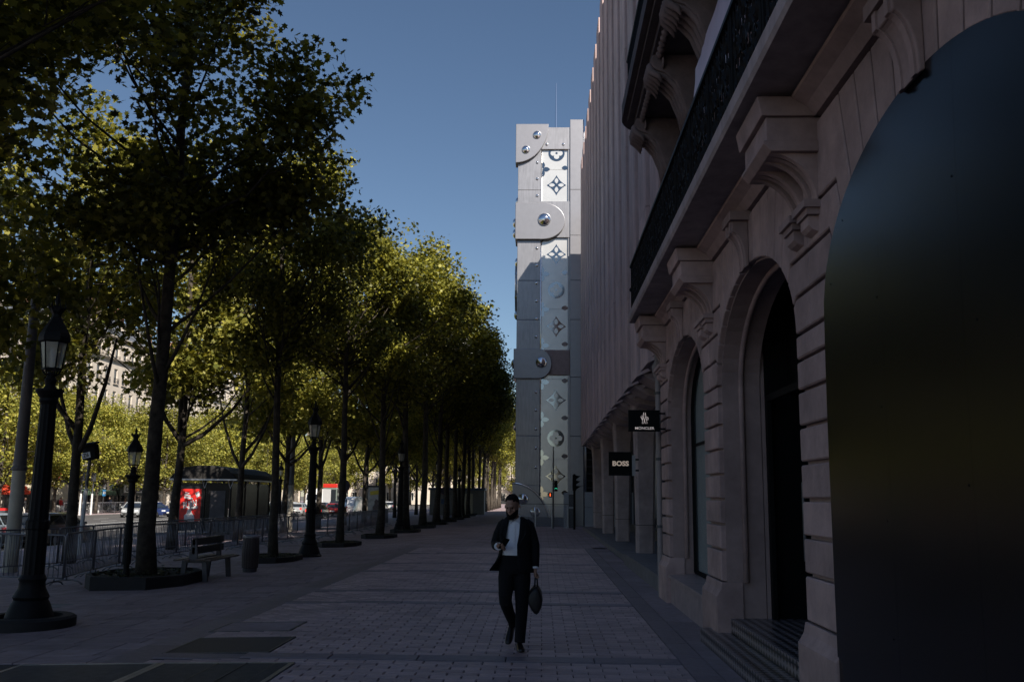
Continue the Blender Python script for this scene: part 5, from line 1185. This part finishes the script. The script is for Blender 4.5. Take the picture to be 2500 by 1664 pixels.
# ------------------------------------------------------------------ the walking man
man = thing('person','bearded man in open black suit and white shirt walking towards us looking at his phone','person',(-.31,11.15,0))
SKIN = mat('skin tone',(.36,.20,.14),.5,var=.06,scale=20); HAIR = mat('black hair',(.010,.008,.007),.55,var=.3,scale=60,bump=.4, spec=.1); SUIT = mat('black suit wool',(.008,.008,.010),.85,var=.2,scale=40,bump=.15,spec=.2); SHIRT = mat('white shirt cotton',(.86,.86,.92),.7,var=.06,scale=9,bump=.15,bscale=14); SHOE = mat('black shoe leather',(.010,.009,.010),.3,var=.1,spec=.5)
b = MB()
HM = Matrix.Translation((-.015,-.035,1.475)) @ Matrix.Rotation(R(-16),4,'Z') @ Matrix.Rotation(R(15),4,'X')
def head_rings(spec, grow=0):
    out = []
    for z,rx,ry,cy in spec:
        ring = []
        for k in range(20):
            a = 2*math.pi*k/20; s,c = math.sin(a),math.cos(a)
            ring.append(HM @ Vector(((rx+grow)*c*(1-.06*max(-s,0)), cy+(ry+grow)*s, z)))
        out.append(ring)
    return out
HS = [(.02,.030,.036,-.050),(.035,.045,.056,-.036),(.07,.060,.080,-.014),(.105,.069,.092,-.004),(.14,.074,.097,.003),(.17,.077,.101,.006),(.20,.075,.099,.008),(.235,.066,.088,.010),(.262,.045,.062,.012),(.274,.018,.026,.012)]
b.loft(head_rings(HS))
def hp(x,y,z): return HM @ Vector((x,y,z))
b.tube([hp(0,-.092,.158),hp(0,-.104,.135),hp(0,-.120,.112),hp(0,-.113,.103)],[.009,.011,.016,.012],8)       # nose
b.tube([hp(-.045,-.083,.163),hp(-.02,-.099,.166),hp(0,-.100,.163),hp(.02,-.099,.166),hp(.045,-.083,.163)],[.010,.013,.011,.013,.010],8)   # brow
for s in (-1,1):
    b.ball(tuple(hp(s*.042,-.066,.115)),.020,8,6); b.tube([hp(s*.072,.012,.105),hp(s*.084,.018,.13),hp(s*.083,.02,.155)],[.011,.017,.012],8)   # cheek, ear
b.tube([hp(-.024,-.090,.080),hp(0,-.099,.081),hp(.024,-.090,.080)],[.007,.010,.007],8); b.tube([hp(-.02,-.088,.069),hp(0,-.096,.068),hp(.02,-.088,.069)],[.007,.010,.007],8)
b.tube([(0,.03,1.38),(0.0,.02,1.45),(-.01,-.005,1.53),(-.012,-.02,1.60)],[.075,.058,.056,.06],12)       # neck
b.tube([(.015,.0,.92),(.012,0,1.05),(.01,.0,1.2),(.015,.01,1.34),(.015,.015,1.42)],[.13,.125,.145,.15,.08],14,flat=.68)
def hand(Mh, curl, thumb, mirror=1):
    P = lambda x,y,z: Mh @ Vector((x*mirror,y,z))
    b.loft([[P(cx*w,cy*t,z) for cx,cy in ((-1,-.6),(-.6,-1),(.6,-1),(1,-.6),(1,.6),(.6,1),(-.6,1),(-1,.6))] for z,w,t in ((.03,.024,.018),(0,.027,.018),(-.03,.036,.016),(-.065,.041,.014),(-.088,.039,.012))])
    for i,(x0,L) in enumerate(((-.030,.068),(-.010,.078),(.010,.074),(.029,.058))):
        p = Vector((x0,0,-.082)); d = 0; pts = [p.copy()]
        for s,f in ((.45,.55),(.3,1.0),(.25,.9)):
            d += R(curl)*f; p = p+Vector((x0*.12*(1-d/3), math.sin(d)*L*s, -math.cos(d)*L*s)); pts.append(p.copy())
        b.tube([P(*q) for q in pts],[.0095,.009,.008,.0065],8)
    p = Vector((-.032,.004,-.02)); pts = [p]+[Vector(q) for q in thumb]; b.tube([P(*q) for q in pts],[.013,.011,.0095,.007],8)
# right arm (viewer's left) bent, holding the phone
b.tube([(-.12,0,1.40),(-.212,.02,1.19),(-.165,-.24,1.165)],[.05,.045,.03],10)
MR = Matrix.Translation((-.162,-.25,1.166)) @ Matrix.Rotation(R(38),4,'Z') @ Matrix.Rotation(R(-95),4,'X') @ Matrix.Rotation(R(55),4,'Z')
hand(MR, 48, [(-.055,.02,-.045),(-.052,.042,-.07),(-.03,.05,-.088)])
# left arm straight, gripping the bag handles
b.tube([(.155,0,1.40),(.242,.03,1.17),(.246,-.02,.92)],[.05,.045,.03],10)
ML = Matrix.Translation((.246,-.022,.905)) @ Matrix.Rotation(R(-80),4,'Z')
hand(ML, 78, [(-.05,.02,-.05),(-.035,.04,-.075),(-.01,.045,-.09)])
for pts in ([(-.07,.0,.95),(-.09,-.06,.565),(-.005,.36,.24)],[(.09,0,.95),(.095,-.03,.52),(.07,.02,.10)]): b.tube(pts,[.085,.055,.04],10)
body = obj('body', b, SKIN, man, smooth=True); rm = body.modifiers.new('remesh','REMESH'); rm.mode = 'VOXEL'; rm.voxel_size = .0055; rm.use_smooth_shade = True
sm_ = body.modifiers.new('smooth','SMOOTH'); sm_.iterations = 3; sm_.factor = .4
# eyes, hair, beard
for s in (-1,1): obj('eye', MB().ball(tuple(hp(s*.031,-.088,.148)),.010,8,6), mat('eye',(.05,.04,.035),.2), man, smooth=True)
hr = MB(); rings = []
for z,rx,ry,cy,hide in ((.10,.075,.097,.010,118),(.135,.079,.101,.009,112),(.165,.079,.1025,.009,100),(.19,.079,.1025,.010,86),(.210,.0775,.1005,.010,66),(.226,.0735,.096,.011,36),(.240,.067,.088,.012,0),(.256,.057,.075,.013,0),(.268,.045,.060,.014,0),(.278,.026,.038,.014,0),(.281,.008,.01,.014,0)):
    ring = []
    for k in range(32):
        a = -90+360*(k+.5)/32; da = abs(((a+90+180) % 360)-180); s,c = math.sin(R(a)),math.cos(R(a)); g = .90 if da < hide else 1.03
        ring.append(hp(rx*c*g, cy+ry*s*g, z+.003*math.sin(9*R(a))))
    rings.append(ring)
hr.loft(rings); obj('hair', hr, HAIR, man, smooth=True)
bd = MB(); rings = []
for z,rx,ry,cy in ((.008,.030,.036,-.052),(.022,.047,.058,-.040),(.042,.057,.074,-.028),(.056,.0615,.083,-.021),(.068,.064,.087,-.016),(.080,.066,.089,-.012)):
    rings.append([hp(rx*math.cos(R(a)),cy+ry*math.sin(R(a))*(1 if abs(a+90) > 20 or z < .06 else .97),z+(.03*abs(math.cos(R(a)))**2 if z > .075 else 0)) for a in range(-190,15,12)])
bd.loft(rings, closed=False); o = obj('beard', bd, HAIR, man, smooth=True); q_ = o.modifiers.new('solid','SOLIDIFY'); q_.thickness = .006; q_.offset = 0
obj('earphone', MB().tube([hp(.084,.005,.125),hp(.086,-.005,.10)],[.008,.004],6), WHITE, man, smooth=True)
# shirt
sh = MB(); rings = []
for z,rx,ry,cx,cy in ((1.025,.152,.112,.01,0),(1.06,.150,.115,.01,0),(1.2,.158,.118,.01,0),(1.33,.172,.120,.013,.01),(1.41,.155,.105,.013,.015),(1.455,.085,.078,.008,.015),(1.475,.070,.070,.003,.008)):
    rings.append([(cx+rx*math.cos(2*math.pi*k/28)+.003*math.sin(k*2.3+z*30),cy+ry*math.sin(2*math.pi*k/28)-.004*math.sin(k*1.7+z*44),z) for k in range(28)])
sh.loft(rings); so = obj('shirt', sh, SHIRT, man, smooth=True)
cl = MB()
for s in (-1,1): cl.add([(.003+s*.004,-.068,1.455),(.003+s*.072,-.01,1.50),(.003+s*.078,-.02,1.465),(.003+s*.052,-.092,1.415)],[(0,1,2,3)]).add([(.003+s*.072,-.01,1.50),(.003+s*.05,.06,1.515),(.003+s*.058,.068,1.475),(.003+s*.078,-.02,1.465)],[(0,1,2,3)])
o = obj('shirt_collar', cl, SHIRT, so); q_ = o.modifiers.new('solid','SOLIDIFY'); q_.thickness = .005
pk = MB().box(.0,.018,-.1235,-.119,1.06,1.40)
obj('placket', MB().add([(-.012,-.120,1.075),(.016,-.120,1.075),(.014,-.128,1.25),(-.010,-.128,1.25),(.012,-.112,1.41),(-.008,-.112,1.41)],[(0,1,2,3),(3,2,4,5)]), SHIRT, so)
# trousers and belt
tr = MB(); tr.tube([(.012,0,1.05),(.012,.0,.98),(.012,.005,.90),(.012,.0,.84)],[.158,.165,.172,.15],18,flat=.72)
tr.tube([(-.072,.0,.95),(-.082,-.02,.80),(-.092,-.06,.60),(-.09,-.055,.54),(-.06,.10,.42),(-.015,.32,.27),(-.012,.345,.24)],[.093,.098,.078,.074,.066,.056,.058],14)
tr.tube([(.095,.0,.95),(.098,-.01,.78),(.097,-.03,.54),(.092,.0,.38),(.078,.02,.14),(.074,.018,.085)],[.094,.099,.078,.070,.062,.064],14)
o = obj('trousers', tr, SUIT, man, smooth=True); rm = o.modifiers.new('remesh','REMESH'); rm.mode = 'VOXEL'; rm.voxel_size = .009; rm.use_smooth_shade = True
obj('belt', MB().lathe([(.160,1.02),(.163,1.025),(.163,1.055),(.160,1.06)],24,(.012,0,0),sy=.74), SUIT, man)
# shoes
def shoe(M):
    m = MB(); rings = []
    for y,w,h0,h1 in ((.085,.022,.0,.055),(.07,.033,.0,.085),(.03,.037,.0,.10),(-.03,.038,.0,.085),(-.09,.046,.0,.062),(-.15,.046,.0,.052),(-.19,.034,.004,.042),(-.205,.015,.012,.03)):
        rings.append([M @ Vector(p) for p in ((-w,y,h0),(w,y,h0),(w*1.05,y,(h0+h1)*.4),(w*.8,y,h1*.85),(w*.35,y,h1),(-w*.35,y,h1),(-w*.8,y,h1*.85),(-w*1.05,y,(h0+h1)*.4))])
    m.loft(rings); o = obj('shoe', m, SHOE, man, smooth=True); q = o.modifiers.new('sub','SUBSURF'); q.levels = q.render_levels = 1
shoe(Matrix.Translation((.074,.01,.002)) @ Matrix.Rotation(R(8),4,'Z'))
shoe(Matrix.Translation((-.03,.375,.145)) @ Matrix.Rotation(R(-14),4,'Z') @ Matrix.Rotation(R(38),4,'X') @ Matrix.Translation((0,0,0)))
# jacket: open shell, sleeves, lapels
jk = MB(); rings = []
for i,(z,rx,ry,cx,xl,xr) in enumerate(((.865,.200,.150,.025,-.170,.070),(.93,.194,.147,.022,-.160,.056),(1.0,.185,.142,.018,-.148,.044),(1.08,.177,.138,.016,-.134,.036),(1.18,.178,.139,.015,-.118,.040),(1.28,.185,.142,.015,-.100,.054),(1.36,.190,.138,.015,-.080,.068),(1.42,.172,.120,.015,-.066,.072),(1.455,.130,.098,.012,-.060,.072),(1.485,.090,.085,.008,-.055,.066))):
    tR,tL = -math.acos(max(-1,min(1,(xr-cx)/rx))), 2*math.pi-math.acos(max(-1,min(1,(xl-cx)/rx))); ring = []; n = 36
    for k in range(n+1):
        a = tR+(tL-tR)*k/n; x,y = cx+rx*math.cos(a), ry*math.sin(a)+.012
        f = max(0,(k-n*.72)/(n*.28))*max(0,(1.06-z)/.2)
        x -= .10*f*(1 if f < .7 else 1.05); y -= .07*f; zz = z+.02*f
        ring.append((x+.003*math.sin(9*a+z*25),y+.003*math.sin(11*a+z*18),zz))
    rings.append(ring)
jk.loft(rings, closed=False)
jo = obj('jacket', jk, SUIT, man, smooth=True); q_ = jo.modifiers.new('solid','SOLIDIFY'); q_.thickness = .012; q_.offset = 1
sl = MB().tube([(.125,.008,1.425),(.165,.008,1.395),(.212,.02,1.27),(.242,.03,1.17),(.247,.01,1.05),(.246,-.018,.93)],[.060,.068,.060,.055,.050,.045],14)
obj('sleeve', sl, SUIT, jo, smooth=True)
sl = MB().tube([(-.095,.008,1.425),(-.130,.008,1.395),(-.185,.02,1.29),(-.215,.025,1.19),(-.205,-.06,1.165),(-.180,-.19,1.165),(-.172,-.215,1.165)],[.060,.068,.060,.057,.054,.046,.045],14)
obj('sleeve', sl, SUIT, jo, smooth=True)
lp_ = MB().add([(-.060,-.085,1.465),(-.118,-.098,1.40),(-.150,-.128,1.30),(-.115,-.140,1.18),(-.085,-.132,1.30)],[(0,1,2,3,4)]).add([(.070,-.085,1.465),(.128,-.098,1.40),(.140,-.130,1.30),(.050,-.143,1.15),(.060,-.135,1.30)],[(4,3,2,1,0)])
o = obj('lapels', lp_, SUIT, jo); q_ = o.modifiers.new('solid','SOLIDIFY'); q_.thickness = .006
obj('cuff', MB().tube([(.246,-.018,.938),(.246,-.021,.912)],[.037,.038],14), SHIRT, man, smooth=40)
obj('cuff', MB().tube([(-.181,-.205,1.165),(-.168,-.236,1.166)],[.043,.044],14), SHIRT, man, smooth=40)
# phone and bag
ph = thing('phone','dark smartphone held in the walking man\'s hand','phone',(-.31-.105,11.15-.315,1.20)); ph.rotation_euler = (R(-52),R(14),R(28))
obj('case', MB().box(-.037,.037,-.075,.075,-.004,.004), BLACKM, ph, bev=.003); obj('screen', MB().box(-.034,.034,-.071,.071,.0041,.0048), mat('phone glass',(.012,.012,.015),.08,spec=.6), ph)
bg_ = thing('bag','soft black briefcase hanging from the walking man\'s left hand','bag',(-.31+.255,11.15+.0,.40))
prof = [(-.095,.23),(-.09,.12),(-.015,.005),(.04,.008),(.10,.175),(.035,.33),(-.02,.325)]
m = MB(); rings = []
for y,s in ((-.24,.80),(-.225,.94),(-.15,1.0),(.0,1.04),(.15,1.0),(.225,.94),(.24,.80)): rings.append([((x-.0)*s,y,.17+(z-.17)*s) for x,z in prof])
m.loft(rings); o = obj('case', m, mat('black bag leather',(.009,.008,.009),.45,var=.2,scale=12,bump=.2), bg_, smooth=True); q_ = o.modifiers.new('sub','SUBSURF'); q_.levels = q_.render_levels = 1
for x in (-.012,.02): obj('handle', MB().tube([(x,-.09,.31),(x*.8,-.07,.38),(x*.3,-.03,.425),(x*.3,.02,.425),(x*.8,.07,.38),(x,.09,.31)],.009,8), SHOE, bg_, smooth=True)
obj('clasp', MB().box(-.10,-.092,-.02,.02,.20,.25), STEEL, bg_)
